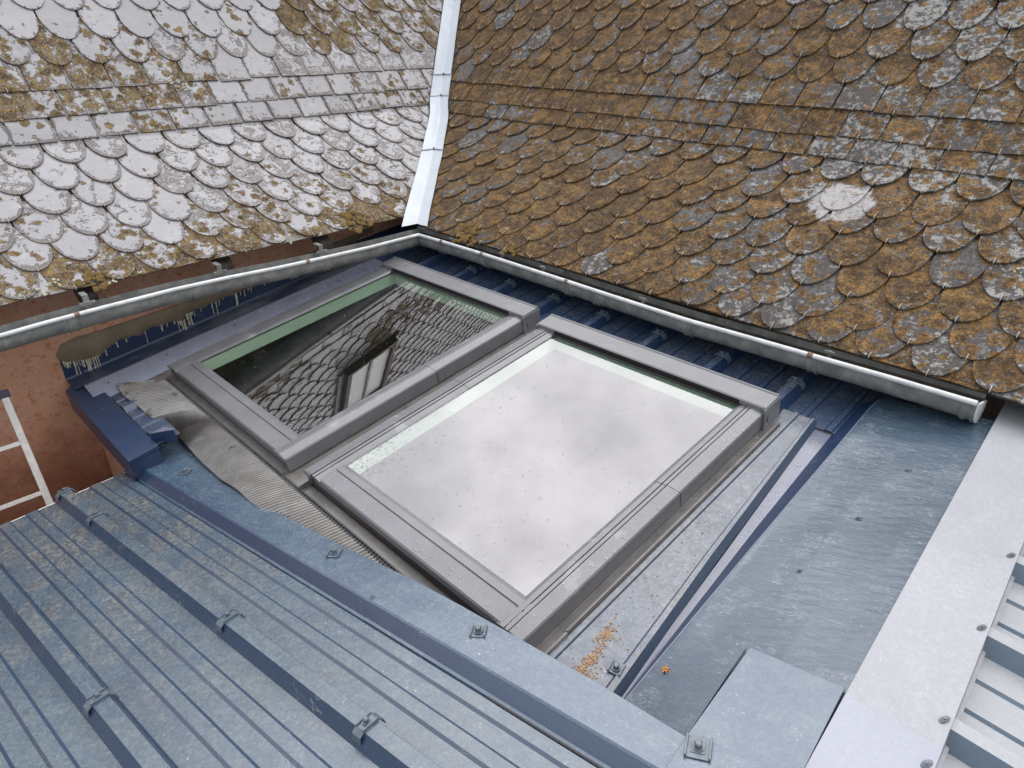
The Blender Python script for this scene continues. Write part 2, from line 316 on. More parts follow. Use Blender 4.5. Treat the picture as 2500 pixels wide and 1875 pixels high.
def thing(name, label, cat, loc, group=None):
    o = bpy.data.objects.new(name, None); COL.objects.link(o); o.location = loc; o.empty_display_size = .05
    o['label'] = label; o['category'] = cat
    if group: o['group'] = group
    return o
def tag(o, label=None, cat=None, group=None, kind=None):
    for k, v in (('label', label), ('category', cat), ('group', group), ('kind', kind)):
        if v: o[k] = v
    return o
def copy_to(o, parent, loc=None):
    c = o.copy(); COL.objects.link(c); c.parent = parent
    if loc is not None: c.location = loc
    return c

# ------------------------------------------------------------------ frames
S_ = 0.152558; cS, sS = cos(S_), sin(S_)
def SK(x, l, h): return Vector((x, l * cS - h * sS, l * sS + h * cS))           # skylight roof frame: x along eaves, l up the slope, h off it
SX, SL, SH = Vector((1, 0, 0)), Vector((0, cS, sS)), Vector((0, -sS, cS))
d2 = Vector((cos(math.radians(5.5)), sin(math.radians(5.5)), tan(math.radians(7.9)))).normalized()
e2 = Vector((-d2.y, d2.x, 0)).normalized(); n2 = d2.cross(e2); O2 = Vector((0, -1.5, -.32))
def NR(a, b, h): return O2 + d2 * a + e2 * b + n2 * h                              # near roof frame: a up its slope, b across, h off it
def lerp(a, b, t): return a + (b - a) * t
def piece(tab, x):
    if x <= tab[0][0]: return tab[0][1]
    for (a, u), (b, v) in zip(tab, tab[1:]):
        if x <= b: return lerp(u, v, (x - a) / (b - a))
    return tab[-1][1]

# ------------------------------------------------------------------ ground
mb = MB(); mb.quad((-300, -300, -6), (300, -300, -6), (300, 300, -6), (-300, 300, -6))
tag(part('ground', mb, 'gravel'), kind='structure')

# ------------------------------------------------------------------ slate roofs
class Roof:
    def __init__(s, x0, z0, t1, e1, tt2, ee2, ax, nk, sc):
        s.x0, s.z0, s.t1, s.e1, s.t2, s.e2, s.ax, s.nk, s.sc = x0, z0, math.radians(t1), e1, math.radians(tt2), ee2, ax, nk, sc
        s.dk = e1 * (nk - 1)
    def hz(s, d):
        d1 = min(d, s.dk); dd = max(d - s.dk, 0)
        h = s.x0 + d1 * cos(s.t1) + dd * cos(s.t2); z = s.z0 + d1 * sin(s.t1) + dd * sin(s.t2)
        if s.ax == 1: return CAM.x + (-h - CAM.x) * s.sc, CAM.z + (z - CAM.z) * s.sc
        return CAM.y + (h - CAM.y) * s.sc, CAM.z + (z - CAM.z) * s.sc
    def hofz(s, z):
        zk = s.hz(s.dk)[1]; h0, z0 = s.hz(0); hk, _ = s.hz(s.dk); h1, z1 = s.hz(s.dk + 1)
        if z < zk: return h0 + (z - z0) * (hk - h0) / (zk - z0)
        return hk + (z - zk) * (h1 - hk) / (z1 - zk)
    def drow(s, r): return s.e1 * (min(r, s.nk) - 1) + s.e2 * max(0, r - s.nk)
    def nrm(s, d):
        a = lerp(s.t1, s.t2, min(1, max(0, (d - s.dk + .08) / .16)))
        return Vector((sin(a), 0, cos(a))) if s.ax == 1 else Vector((0, -sin(a), cos(a)))
    def P(s, tt, d, lift=0.):
        h, z = s.hz(d)
        p = Vector((h, tt, z)) if s.ax == 1 else Vector((tt, h, z))
        return p + s.nrm(d) * lift
LR = Roof(1.38629, .298499, 31.887, .162065, 50.863, .15742, 1, 7, 1.075)
RR = Roof(.27575, .196038, 29.376, .15687, 46.813, .154984, 0, 8, 1.03)
RIDGE_Z = 4.0
KS = 1.03
def kx(v): return CAM.x + (v - CAM.x) * KS
def ky(v): return CAM.y + (v - CAM.y) * KS
def kz(v): return CAM.z + (v - CAM.z) * KS
PH_L = [.68, .19, .70, .18, .68, .17, .60, .08, .50, 0., .47, .94]; PH_R = [.68, .14, .65, .13, .67, .15, .67, .18, .73, .25, .73, .23, .73, .25]
OF_L = {0: .015, 1: .015, 3: -.012, 6: .010, 7: .018, 10: -.009, 11: -.010, 12: .017}
OF_R = {0: .036, 1: .034, 2: -.012, 3: -.009, 4: -.012, 5: .012, 6: -.007, 7: .034, 8: .022, 9: -.012, 10: -.010, 11: -.008, 12: -.010, 13: .010, 14: .024}

def slates(rf, other, tmin, tmax, ph, off, squares, lichen, gap=.006):
    lift0, thick = (.0132, .0062) if rf.ax == 1 else (.0168, .0085)
    mb = MB(); tcs = []; hooks = []
    nrow = 1
    while rf.hz(rf.drow(nrow))[1] < RIDGE_Z: nrow += 1
    w = .2 * rf.sc
    ct = CAM.y if rf.ax == 1 else CAM.x
    for r in range(0, nrow + 1):
        d0 = rf.drow(max(r, 1)) + off.get(r, 0.) * rf.sc
        starter = r == 0
        p = (ph[r - 1] if 1 <= r <= len(ph) else ((ph[-1] + .5 * (r - len(ph))) if r else ph[0] + .5))
        sq = r in squares or starter
        for k in range(int(tmin / w) - 2, int(tmax / w) + 3):
            tt = ct + (.2 * (k + p % 1) - ct) * rf.sc
            if tt < tmin or tt > tmax: continue
            z = rf.hz(d0)[1]; lim = other.hofz(max(z, other.hz(0)[1] - .05))
            # keep to this side of the valley (left roof: y below it, right roof: x beyond it)
            if rf.ax == 1 and tt > lim + w * .6: continue
            if rf.ax == 0 and tt < lim - w * .6: continue
            hw = w / 2 - gap / 2 - R.random() * .003; D = .148 * rf.sc * R.uniform(.96, 1.04); top = .30
            jt, jd, jr = R.gauss(0, .0022), R.gauss(0, .003), R.gauss(0, .012)
            if starter: jt = jd = jr = 0.
            lf0 = (lift0 + R.gauss(0, .0013)) if not starter else .004; twist = R.gauss(0, .012)
            ol = []
            if sq:
                c = .006; ol = [(-hw, c), (-hw + c * .6, .0008 + R.random() * .003)] + [(u * hw, R.random() * .0035) for u in (-.6, -.25, .1, .45, .75)] + [(hw - c * .6, .001), (hw, c)]
            else:
                N = 17; sk = R.gauss(0, .03)
                for i in range(N):
                    u = -1 + 2 * i / (N - 1); u2 = sin(u * pi / 2)
                    ol.append((u2 * hw, D * (1 - max(0, 1 - abs(u2) ** 2.1) ** .5) + sk * u2 * .02 + R.random() * .0012))
            ol = ol + [(hw, top * .7), (hw, top), (-hw, top), (-hw, top * .7)]
            tv = (R.random(), *lichen(tt, r))
            n = len(ol); cx, cy = 0., .16
            pts = []; al = []
            def place(u, sct, low):
                tx = tt + jt + u - jr * sct; dd = d0 + jd + sct + jr * u
                l = lf0 * (1 - sct / .25) + .002 + twist * u * (1 if sct < .1 else .3)
                if low: l -= thick
                z = rf.hz(dd)[1]; lm = other.hofz(max(z, other.hz(0)[1] - .05))
                tx = min(tx, lm - .035) if rf.ax == 1 else max(tx, lm + .035)
                return rf.P(tx, max(dd, -.02), l)
            for (u, v) in ol: pts.append(place(u, v, True)); al.append(0.)
            for (u, v) in ol: pts.append(place(u, v, False)); al.append(0.)
            for (u, v) in ol: pts.append(place(lerp(u, cx, .2), lerp(v, cy, .2), False)); al.append(1.)
            pts.append(place(cx, cy, False)); al.append(1.)
            if (pts[n] - pts[n + n // 2]).length < .01: continue
            fs = []
            for i in range(n):
                j = (i + 1) % n
                fs += [(i, j, n + j, n + i), (n + i, n + j, 2 * n + j, 2 * n + i), (2 * n + i, 2 * n + j, 3 * n)]
            mb.add(pts, fs)
            tcs += [(tv[0], tv[1], tv[2], a) for a in al]
            inside = (tt < lim - .06) if rf.ax == 1 else (tt > lim + .06)
            if r >= 1 and inside: hooks.append((r, tt + jt, d0 + jd, lf0))
    return mb, tcs, hooks

def frac_noise(a, b, seed): return mnoise.noise(Vector((a, b, seed)))
def lich_L(tt, r):
    n = frac_noise(tt * 1.7, r * .6, 3.1)
    l = .08 + .12 * n + R.gauss(0, .06)
    if r <= 1: l += .46 + R.gauss(0, .05)
    if r == 2: l += .30 if tt > -1.0 else .12
    if r == 3 and tt > -.6: l += .16
    if r in (8, 9) and tt < -.25: l += .31 + (.10 if tt < -.8 else 0)
    if r == 7 and tt < -.5: l += .16
    if r == 10 and tt < -.1: l += .26
    if r == 11 and -.5 < tt < .1: l += .22
    if 10 <= r <= 14 and tt > .42: l += .38
    if r in (6, 7, 8) and tt > .75: l += .18
    pb = .25 + R.random() * .55 + (.35 if r in (2, 3, 4, 5) and tt > -.9 else 0) + (.4 if r >= 9 and tt > .2 else 0)
    if r >= 11 and tt < .42: pb -= .55
    return l, pb
def lich_R(tt, r):
    l = .56 + .16 * frac_noise(tt * 1.1, r * .35, 8.2) + R.gauss(0, .09)
    if tt < -.3 and r <= 5: l += .07
    if tt > .4: l -= .05
    if tt > .5 and r >= 7: l -= .07
    pb = R.random() * .6 + (.55 if tt > .55 and r >= 6 else (.25 if tt > .2 else 0))
    if R.random() < .07: l -= .24; pb += .2
    return l, pb

def build_roof(rf, other, tmin, tmax, ph, off, squares, lich, mat, label, ex):
    h0, z0 = rf.hz(0)
    base = rf.P(ex, 0)
    th = thing('slate_roof', label, 'roof', base)
    mb, tcs, hooks = slates(rf, other, tmin, tmax, ph, off, squares, lich)
    o = part('slates', mb, mat, th)
    a = o.data.attributes.new('tc', 'FLOAT_COLOR', 'POINT')
    a.data.foreach_set('color', [c for q in tcs for c in q])
    # boarding under the slates
    mb = MB()
    dtop = rf.dk; 
    while rf.hz(dtop)[1] < RIDGE_Z: dtop += .02
    st = [.055, rf.dk * .5, rf.dk, lerp(rf.dk, dtop, .5), dtop]
    rows_t, rows_b = [], []
    for d in st:
        z = rf.hz(d)[1]; lim = other.hofz(max(z, other.hz(0)[1] - .05))
        tr = [tmin - .1, lim] if rf.ax == 1 else [lim, tmax + .1]
        rows_t.append([rf.P(t_, d, -.004) for t_ in tr]); rows_b.append([rf.P(t_, d, -.035) for t_ in tr])
    rings = [[tp[0], tp[1], bt[1], bt[0]] for tp, bt in zip(rows_t, rows_b)]
    mb.loft(rings); part('boarding', mb, 'deck', th)
    # slate hooks
    up = lambda d: (rf.P(0, d + .01) - rf.P(0, d)).normalized()
    ax = Vector((0, 1, 0)) if rf.ax == 1 else Vector((1, 0, 0))
    hm = MB(); hm.tube([(0, -.004, -.009), (0, -.005, -.001), (0, 0, .0025), (0, .011, .0022), (0, .022, .0012)], .0014, 5)
    def hmat(r, tt, d, lf):
        u = up(d); n = rf.nrm(d); x = u.cross(n)
        return Matrix((( x.x, u.x, n.x), (x.y, u.y, n.y), (x.z, u.z, n.z))), rf.P(tt, d, lf + .0035)
    def dist(q): return (rf.P(q[1], q[2]) - CAM).length
    def vis(q):
        v = rf.P(q[1], q[2]) - CAM; z = v.dot(FWD)
        return z > 0 and abs(v.dot(RIGHT) / z) < .76 and abs(v.dot(DOWN) / z) < .57
    hs_ = sorted([q for q in hooks if vis(q)], key=dist); rest = hs_[100:] + [q for q in hooks if not vis(q)]
    proto = None
    for q in hs_[:100]:
        rm, p = hmat(*q)
        if proto is None: proto = o2 = part('slate_hook', hm, 'steel', th); 
        else: o2 = proto.copy(); COL.objects.link(o2); o2.parent = th
        if o2 is proto:
            me = proto.data
            for v_, s_ in zip(me.vertices, hm.v): v_.co = s_
        o2.location = p - base; o2.rotation_euler = (rm.to_euler())
    big = MB()
    for q in rest:
        rm, p = hmat(*q)
        big.add([p + rm @ v_ for v_ in hm.v], hm.f, True)
    if big.v: tag(part('slate_hook', big, 'steel', th), kind='stuff')
    return th, hooks

PATCH = Vector((0, 0, 0))
th_L, hooksL = build_roof(LR, RR, -3.2, 4.4, PH_L, OF_L, (7, 8, 9), lich_L, 'slate_l', 'pale grey fish-scale slate roof with three straight courses, left of the white valley', -1.0)
th_R, hooksR = build_roof(RR, LR, -5.0, 4.2, PH_R, OF_R, (8, 9, 10), lich_R, 'slate_r', 'brown lichen-covered fish-scale slate roof right of the white valley', .6)
# whitish stain on the brown roof (its centre in the roof's own coordinates)
for nd in M['slate_r'].node_tree.nodes:
    if nd.type == 'VECT_MATH' and nd.operation == 'DISTANCE':
        c = RR.P(kx(.86), RR.drow(6) + .07, .01) - th_R.location
        nd.inputs[1].default_value = c

# eave rafters and boards under the left roof
for y in (-2.33, -1.60, -.90, -.27):
    mb = MB(); x0, z0 = -1.675, LR.hz(0)[1] - .035
    for yy in (y,):
        p = [Vector((x0, yy, z0 - .085)), Vector((x0, yy, z0 - .008)), Vector((-2.1, yy, z0 + .255)), Vector((-2.1, yy, z0 + .165))]
        mb.prism(p, (0, .075, 0))
    part('rafter_tail', mb, 'wood', th_L, bevel=.004)
# clumps of moss and pale lichen that stand proud of the slates
def blob(mb, rf, tt, d, r, hgt, lift, n=9):
    u = (rf.P(tt, d + .01) - rf.P(tt, d)).normalized(); nn = rf.nrm(d); x = u.cross(nn); c = rf.P(tt, d, lift)
    rings = []
    ph_ = [R.uniform(.75, 1.2) for _ in range(n)]
    for k, (rr, hh) in enumerate(((1, -.001), (.93, .55 * hgt), (.6, .95 * hgt), (.2, hgt))):
        rings.append([c + (x * cos(2 * pi * i / n) + u * sin(2 * pi * i / n)) * r * rr * ph_[i] * R.uniform(.92, 1.08) + nn * hh * R.uniform(.8, 1.2) for i in range(n)])
    mb.loft(rings, True, True, True)
def lichen_part(th, rf, spots, mat, name):
    mb = MB()
    for tt, d, r, hh in spots:
        tt = ky(tt) if rf.ax == 1 else kx(tt)
        for _ in range(max(3, int(r / .0045))):
            a = R.random() * 2 * pi; q = R.random() ** .6 * r
            blob(mb, rf, tt + cos(a) * q, d + sin(a) * q, r * R.uniform(.14, .30), hh * R.uniform(.6, 1.2), .015)
    tag(part(name, mb, mat, th), kind='stuff')
lichen_part(th_L, LR, [(-1.76, .03, .035, .005), (-1.70, .06, .03, .005), (-1.34, .025, .022, .004), (-1.48, .02, .03, .004), (-1.06, .03, .014, .004), (-.55, .02, .028, .004), (-.60, 1.30, .03, .004), (-.56, 1.27, .03, .004), (-.53, 1.23, .025, .004), (-.44, 1.32, .025, .004), (-.70, 1.14, .018, .003), (.32, 1.52, .02, .003), (-.30, 1.40, .012, .003), (.33, .02, .018, .004)], 'lichen_pale', 'foliose_lichen')
lichen_part(th_R, RR, [(-.78, .20, .018, .005), (.35, .72, .022, .006), (.06, .30, .016, .004), (-.25, 1.0, .016, .004), (1.62, .62, .02, .005), (.62, 1.03, .02, .005), (-.80, 1.16, .03, .003), (-.12, .42, .016, .004)], 'lichen_pale', 'foliose_lichen')
lichen_part(th_L, LR, [(-1.55, .05, .075, .006), (-.10, .07, .085, .009), (-.02, .05, .06, .006)], 'moss', 'moss_cushion')
lichen_part(th_R, RR, [(-1.02, .07, .09, .009), (-.94, .05, .06, .007), (-.62, .04, .06, .007)], 'moss', 'moss_cushion')

# ------------------------------------------------------------------ white valley flashing
zs = [kz(q) for q in (.215, .28, .36, .45, .497, .55, .60, .65, .70, .74, .77, .80, .83, .86, .90, .95, 1.02, 1.10, 1.25, 1.45, 1.60, 1.9, 2.3, 2.9, 3.6)]
def vrow(z, w1, w2, lift):
    W5 = [(-.10, .1), (-.05, .2), (0, .4), (.05, .2), (.10, .1)]
    x = sum(LR.hofz(z + q) * w for q, w in W5); y = sum(RR.hofz(z + q) * w for q, w in W5)
    zk = LR.hz(LR.dk)[1] - .03; f = min(1, max(0, (z - zk + .10) / .20)); tl, tr2 = lerp(LR.t1, LR.t2, f), lerp(RR.t1, RR.t2, f)
    nl = Vector((sin(tl), 0, cos(tl))); nr = Vector((0, -sin(tr2), cos(tr2)))
    lift = lift + .010 * (1 - abs(2 * f - 1))
    c = Vector((x, y, z)) + (nl + nr) * lift * .45
    w1 += .035 * max(0, .5 - z); w2 += .02 * max(0, .5 - z)
    jag = .010 * frac_noise(z * 9, 1, 1); jag2 = .008 * frac_noise(z * 9, 5, 1)
    return [Vector((x, y - w1 + jag, z)) + nl * (lift + .004), Vector((x, y - w1 * .5, z)) + nl * lift, c, Vector((x + w2 * .5, y, z)) + nr * lift, Vector((x + w2 + jag2, y, z)) + nr * (lift + .004)]
tv = thing('valley_flashing', 'white folded metal valley between the two slate roofs', 'flashing', (LR.hofz(.25), RR.hofz(.25), .25))
cuts = [(kz(p), kz(q)) for p, q in ((.213, .555), (.545, .86), (.85, 1.0), (.99, 1.55), (1.54, 2.3), (2.29, 3.7))]
for i, (za, zb) in enumerate(cuts):
    mb = MB(); st = [za] + [z for z in zs if za < z < zb] + [zb]
    rows = [vrow(z, .125, .115, .021 + .0035 * (1 - (z - za) / (zb - za)) + .002 * (i % 2)) for z in st]
    mb.grid(rows); sh = part('valley_sheet', mb, 'white_zinc', tv, solid=.0025)
    sb = MB(); q = vrow(za, .127, .117, .0275)      # dark drip seam with a central nib
    if i:
        sb.tube([q[0], q[1], lerp(q[1], q[2], .8), q[2] + Vector((0, 0, -.012)), lerp(q[3], q[2], .8), q[3], q[4]], .0016, 5)
        sb.tube([q[2] + Vector((.003, -.003, -.014)), q[2] + Vector((.003, -.003, .012))], .005, 6)
        part('seam', sb, 'alu_dark', sh)
mb = MB(); q = vrow(kz(.225), .1, .1, .0); mb.prism([q[2] + Vector((.0, -.01, -.02)), q[3] + Vector((0, -.02, -.02)), q[4] + Vector((.03, -.01, -.015)), q[4] + Vector((.02, .03, .01))], (.0, -.0, -.006)); part('outlet_lip', mb, 'zinc', tv)

# ------------------------------------------------------------------ roof light in the left slope (seen mirrored in the glass)
tw = thing('roof_light', 'brown framed roof light high in the pale slate slope, seen mirrored in the smaller glass', 'window', (-3.3, .3, 1.95))
u_ = Vector((-cos(LR.t2), 0, sin(LR.t2))); n_ = Vector((sin(LR.t2), 0, cos(LR.t2)))
zc_ = 1.725; c_ = Vector((LR.hofz(zc_), .20, zc_))
def RL(a, b, h): return c_ + Vector((0, 1, 0)) * a + u_ * b + n_ * h
mb = MB()
for a0, a1, b0, b1 in ((-.055, 0, -.055, 1.24), (.52, .575, -.055, 1.24), (0, .52, -.055, 0), (0, .52, 1.18, 1.24)): mb.boxf(RL, (a0, b0, -.02), (a1, b1, .085))
part('frame', mb, 'frame_brown', tw, bevel=.003)
mb = MB(); mb.boxf(RL, (0, 0, .02), (.52, 1.18, .05)); part('pane', mb, 'blind', tw)
mb = MB(); mb.boxf(RL, (.25, .002, .051), (.275, 1.178, .075)); part('glazing_bar', mb, 'alu', tw)
for k in (-1, 1):
    mb = MB(); a = -.12 if k < 0 else .58; mb.boxf(RL, (a, -.02, .012), (a + .06, 1.25, .03)); part('side_flashing', mb, 'zinc', tw)

# ------------------------------------------------------------------ walls
XW = -1.985
tw = thing('rendered_wall', 'rough orange rendered wall under the left eave', 'wall', (XW, -1.5, -.3))
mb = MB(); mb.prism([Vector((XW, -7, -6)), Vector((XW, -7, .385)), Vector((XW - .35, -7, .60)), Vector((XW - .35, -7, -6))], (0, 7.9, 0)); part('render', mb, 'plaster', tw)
tw = thing('house_wall', 'dark wall hidden behind the right gutter', 'wall', (0, .62, 0))
mb = MB(); mb.prism([Vector((XW + .002, .60, -6)), Vector((XW + .002, .60, .255)), Vector((XW + .002, .90, .42)), Vector((XW + .002, .90, -6))], (8, 0, 0)); part('dark_render', mb, 'dark_wall', tw)  # plain dark brown wall face
tw = thing('extension_wall', 'orange rendered wall below the navy eave trim', 'wall', (-1.2, -1.7, -1))
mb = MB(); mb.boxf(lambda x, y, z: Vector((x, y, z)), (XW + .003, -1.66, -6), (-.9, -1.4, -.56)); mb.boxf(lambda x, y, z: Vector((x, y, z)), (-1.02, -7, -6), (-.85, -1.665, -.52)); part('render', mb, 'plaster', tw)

# ------------------------------------------------------------------ rain gutter
GY, GX, GR = ky(.2196), kx(-1.35), .060
beadL = [(ky(a), kz(b)) for a, b in [(-4.0, .19), (-2.0, .197), (-1.826, .206), (-1.637, .211), (-1.26, .217), (-.98, .211), (-.72, .200), (-.45, .194), (-.135, .190), (.2196, .194)]]
beadR = [(kx(a), kz(b)) for a, b in [(-1.35, .194), (-1.1, .197), (-.75, .197), (-.16, .190), (.18, .185), (.6, .181), (.89, .189), (1.16, .195), (1.455, .202), (1.725, .205)]]
def gpath(side, n=60):
    tab = beadL if side == 'L' else beadR
    out = []
    for i in range(n):
        s = lerp(tab[0][0], tab[-1][0], i / (n - 1)); out.append((s, piece(tab, s)))
    return out
prof = [(0, 0)] + [(-GR + GR * cos(a), -.026 + GR * sin(a)) for a in [pi * k / 14 for k in range(0, -15, -1)]]   # from bead (0,0) down and back to (-2r,0)
prof += [(-2 * GR - .002, .006)]
def gpt(side, s, z, o, dz, end):
    if side == 'L': return Vector((GX + o, (min(s, GY - o) if not end else GY - o), z + dz))
    return Vector((((GX + o) if end else s), GY - o, z + dz))
for side, lab in (('L', 'grey zinc half-round gutter along the left eave, with white worn lip'), ('R', 'grey zinc half-round gutter along the right eave, ending in a white stop')):
    tab = gpath(side)
    base = Vector((GX, -1.2, .12)) if side == 'L' else Vector((.4, GY, .12))
    tg = thing('rain_gutter', lab, 'gutter', base, 'gutters meeting under the valley')
    rows = []; rin = []
    for i, (s, z) in enumerate(tab):
        end = (i == len(tab) - 1) if side == 'L' else (i == 0)
        rows.append([gpt(side, s, z, o, dz, end) for o, dz in prof])
        rin.append([gpt(side, s, z, -GR + (o + GR) * .95, dz * .95 + .001 , end) for o, dz in prof[:-1]] )
    mb = MB(); mb.grid(rows, True); part('trough', mb, 'zinc', tg)
    mb = MB(); mb.grid([r[::-1] for r in rin], True); part('trough_lining', mb, 'zinc' if side == 'L' else 'grime_shade', tg)
    mb = MB(); pts = []
    for i, (s, z) in enumerate(tab):
        end = (i == len(tab) - 1) if side == 'L' else (i == 0)
        pts.append(gpt(side, s, z + .004, .002, 0, end))
    mb.tube(pts, .0105, 10); part('lip', mb, 'bead', tg)
    kk_ = ky if side == 'L' else kx
    sl_ = [kk_(q) for q in ((-1.72, -1.16, -.62, -.42) if side == 'L' else (-1.16, -.76, .06, -.13, .591, 1.157))]
    rust = [kk_(q) for q in ((-1.70, -.55) if side == 'L' else (-1.12, -.76, -.12, 1.15))]
    for s in sl_:
        z = piece(beadL if side == 'L' else beadR, s); mb = MB()
        rr = []
        for ds, k in ((-.022, 1.03), (-.016, 1.10), (-.012, 1.04), (.012, 1.04), (.016, 1.10), (.022, 1.03)):
            rr.append([gpt(side, s + ds, z, -GR + (o + GR) * k, dz * k, False) for o, dz in prof[:14]])
        mb.grid(rr, True); part('joint_sleeve', mb, 'zinc', tg)
    for s in rust:
        z = piece(beadL if side == 'L' else beadR, s); mb = MB()
        a = gpt(side, s - .011, z + .004, .002, 0, False); b_ = gpt(side, s + .011, z + .004, .002, 0, False); mb.tube([a, b_], .0125, 9); part('rusty_clip', mb, 'rust', tg)
    # support brackets reaching back to the eave
    for s in [kk_(q) for q in ((-1.63, -1.0, -.41) if side == 'L' else (-1.10, -.66, -.34, .31, 1.2))]:
        z = piece(beadL if side == 'L' else beadR, s); mb = MB()
        fn = (lambda u, v, w_: Vector((GX - u, s + v, z + w_))) if side == 'L' else (lambda u, v, w_: Vector((s + v, GY + u, z + w_)))
        if side == 'L':
            mb.boxf(fn, (.085, -.013, -.01), (.093, .013, .055)); mb.boxf(fn, (.080, -.036, .004), (.084, .036, .024)); mb.boxf(fn, (.093, -.013, .047), (.15, .013, .055)); mb.boxf(fn, (.01, -.010, -.016), (.08, .010, -.012))
            for v in (-.026, .026): mb.boxf(fn, (.077, v - .005, .010), (.0795, v + .005, .019))
        else:
            mb.boxf(fn, (.055, -.009, -.03), (.060, .009, .02)); mb.boxf(fn, (.050, -.022, .008), (.0545, .022, .020))
        part('bracket', mb, 'zinc', tg, bevel=.001)
    if side == 'R':
        mb = MB(); s, z = beadR[-1]
        ring = [gpt('R', s + .001, z, -GR + (o + GR) * 1.08, dz * 1.08 + (.006 if dz > -.01 else 0), False) for o, dz in prof[:16]]
        mb.prism(ring, (.008, 0, 0)); mb2 = MB()
        part('stop_end', mb, 'bead', tg, bevel=.002)
        rr = []
        for ds, k in ((-.05, 1.0), (-.042, 1.09), (-.03, 1.09), (-.022, 1.02), (-.012, 1.02), (-.008, 1.10), (.0, 1.10)):
            rr.append([gpt('R', s + ds, z, -GR + (o + GR) * k, dz * k, False) for o, dz in prof[:16]])
        mb2.grid(rr, True); part('end_socket', mb2, 'zinc', tg)

# ------------------------------------------------------------------ ribbed sheet of the roof with the windows
def rib_h(x, ribs, stiff, b=.040, tp=.017, hh=.040):
    h = 0.
    for c in ribs:
        q = abs(x - c)
        if q < tp: h = max(h, hh)
        elif q < b: h = max(h, hh * (b - q) / (b - tp))
    for c in stiff:
        q = abs(x - c)
        if q < .010: h = max(h, .0055)
        elif q < .017: h = max(h, .0055 * (.017 - q) / .007)
    return h
RIBS = [-1.73, -1.38, -1.03, -.68, -.33, .02, .37, .72, 1.07, 1.42]
STIF = [c + .117 for c in RIBS] + [c + .233 for c in RIBS]
def knots(lo, hi, ribs, stiff, b=.040, tp=.017):
    k = {lo, hi}
    for c in ribs:
        for q in (-b, -tp, tp, b): k.add(round(c + q, 4))
    for c in stiff:
        for q in (-.017, -.010, .010, .017): k.add(round(c + q, 4))
    return [x for x in sorted(k) if lo <= x <= hi]
H0 = -.075
ts = thing('ribbed_roof', 'navy ribbed steel roof sheet under the right gutter, around the two roof windows', 'roof', SK(0, .3, H0))
mb = MB()
ks = knots(-1.98, 1.50, RIBS, STIF); mb.grid([[SK(x, l, H0 + rib_h(x, RIBS, STIF)) for x in ks] for l in (.135, .4, .72)])
r2_ = [c for c in RIBS if c < 1]; ks = knots(-1.66, -.93, r2_, STIF); mb.grid([[SK(x, l, H0 + .004 + rib_h(x, r2_, STIF, hh=.022) * k_) for x in ks] for l, k_ in ((-1.655, 1), (-1.585, 1), (-1.55, 0))])
part('sheet', mb, 'sheet', ts)
mb = MB(); st_ = [1.150, 1.205, 1.235]                              # plain pan right of the big window, crusted with lime
lx = [(.14, 1.236), (-.686, 1.304), (-1.238, 1.360), (-1.5, 1.387)]
rows = []
for i in range(24):
    l = lerp(.16, -1.46, i / 23); xe = piece([(a, b) for a, b in sorted(lx)], l)
    xs_ = []
    for x in (1.10, 1.150, 1.154, 1.172, 1.176, 1.222, 1.226, 1.246, 1.250):
        xx = 1.10 + (x - 1.10) * (xe - 1.10) / (1.236 - 1.10) if x > 1.18 else x
        xs_.append((min(xx, xe), H0 + (.006 if x in (1.154, 1.172, 1.226, 1.246) else 0.) + .012))
    xs_[-1] = (xe, H0 + .016); xs_.append((xe + .018, H0 - .008))
    rows.append([SK(x, l, h) for x, h in xs_])
mb.grid(rows); part('limed_pan', mb, 'spatter', ts)
mb = MB(); pr_ = []                                                  # torn sawn-off rib end beside the big window
for q, h in ((-.043, 0), (-.020, .042), (-.006, .046), (.006, .046), (.020, .042), (.043, 0)): pr_.append((1.07 + q, h))
mb.grid([[SK(x, l + (R.uniform(-.006, .006) if l < .13 else 0), H0 + .003 + h) for x, h in pr_] for l in (.105, .16, .34)]); part('cut_rib', mb, 'sheet', ts)
mb = MB(); mb.boxf(SK, (1.03, .118, H0 - .05), (1.11, .13, H0 + .03)); part('rib_hollow_shade', mb, 'black', ts)  # black block standing in for the shade inside the cut rib

def saddle_clip(parent, F, ax_, bx_, hx_, a, b, h, name='saddle_clip', wide=.016):
    """clip that straddles a rib: F(a,b,h) frame, ribs run along a"""
    mb = MB()
    pf = [(-.040, -.026), (-.036, -.008), (-.021, .003), (.022, .003), (.036, -.008), (.041, -.026), (.038, -.027), (.034, -.010), (.020, -.0005), (-.020, -.0005), (-.034, -.010), (-.037, -.027)]
    mb.loft([[F(a - wide, b + q, h + z) for q, z in pf], [F(a + wide, b + q, h + z) for q, z in pf]])
    mb.boxf(lambda x, y, z: F(a + x, b + y, h + z), (wide - .004, -.024, .003), (wide, .024, .008)); mb.boxf(lambda x, y, z: F(a + x, b + y, h + z), (-wide, -.024, .003), (-wide + .004, .024, .008))
    c = part(name, mb, 'clip', parent, bevel=.0008)
    mb = MB(); mb.hexbolt(F(a, b, h + .004), ax_, bx_, hx_, .0075, .011); part('bolt', mb, 'bolt', c)
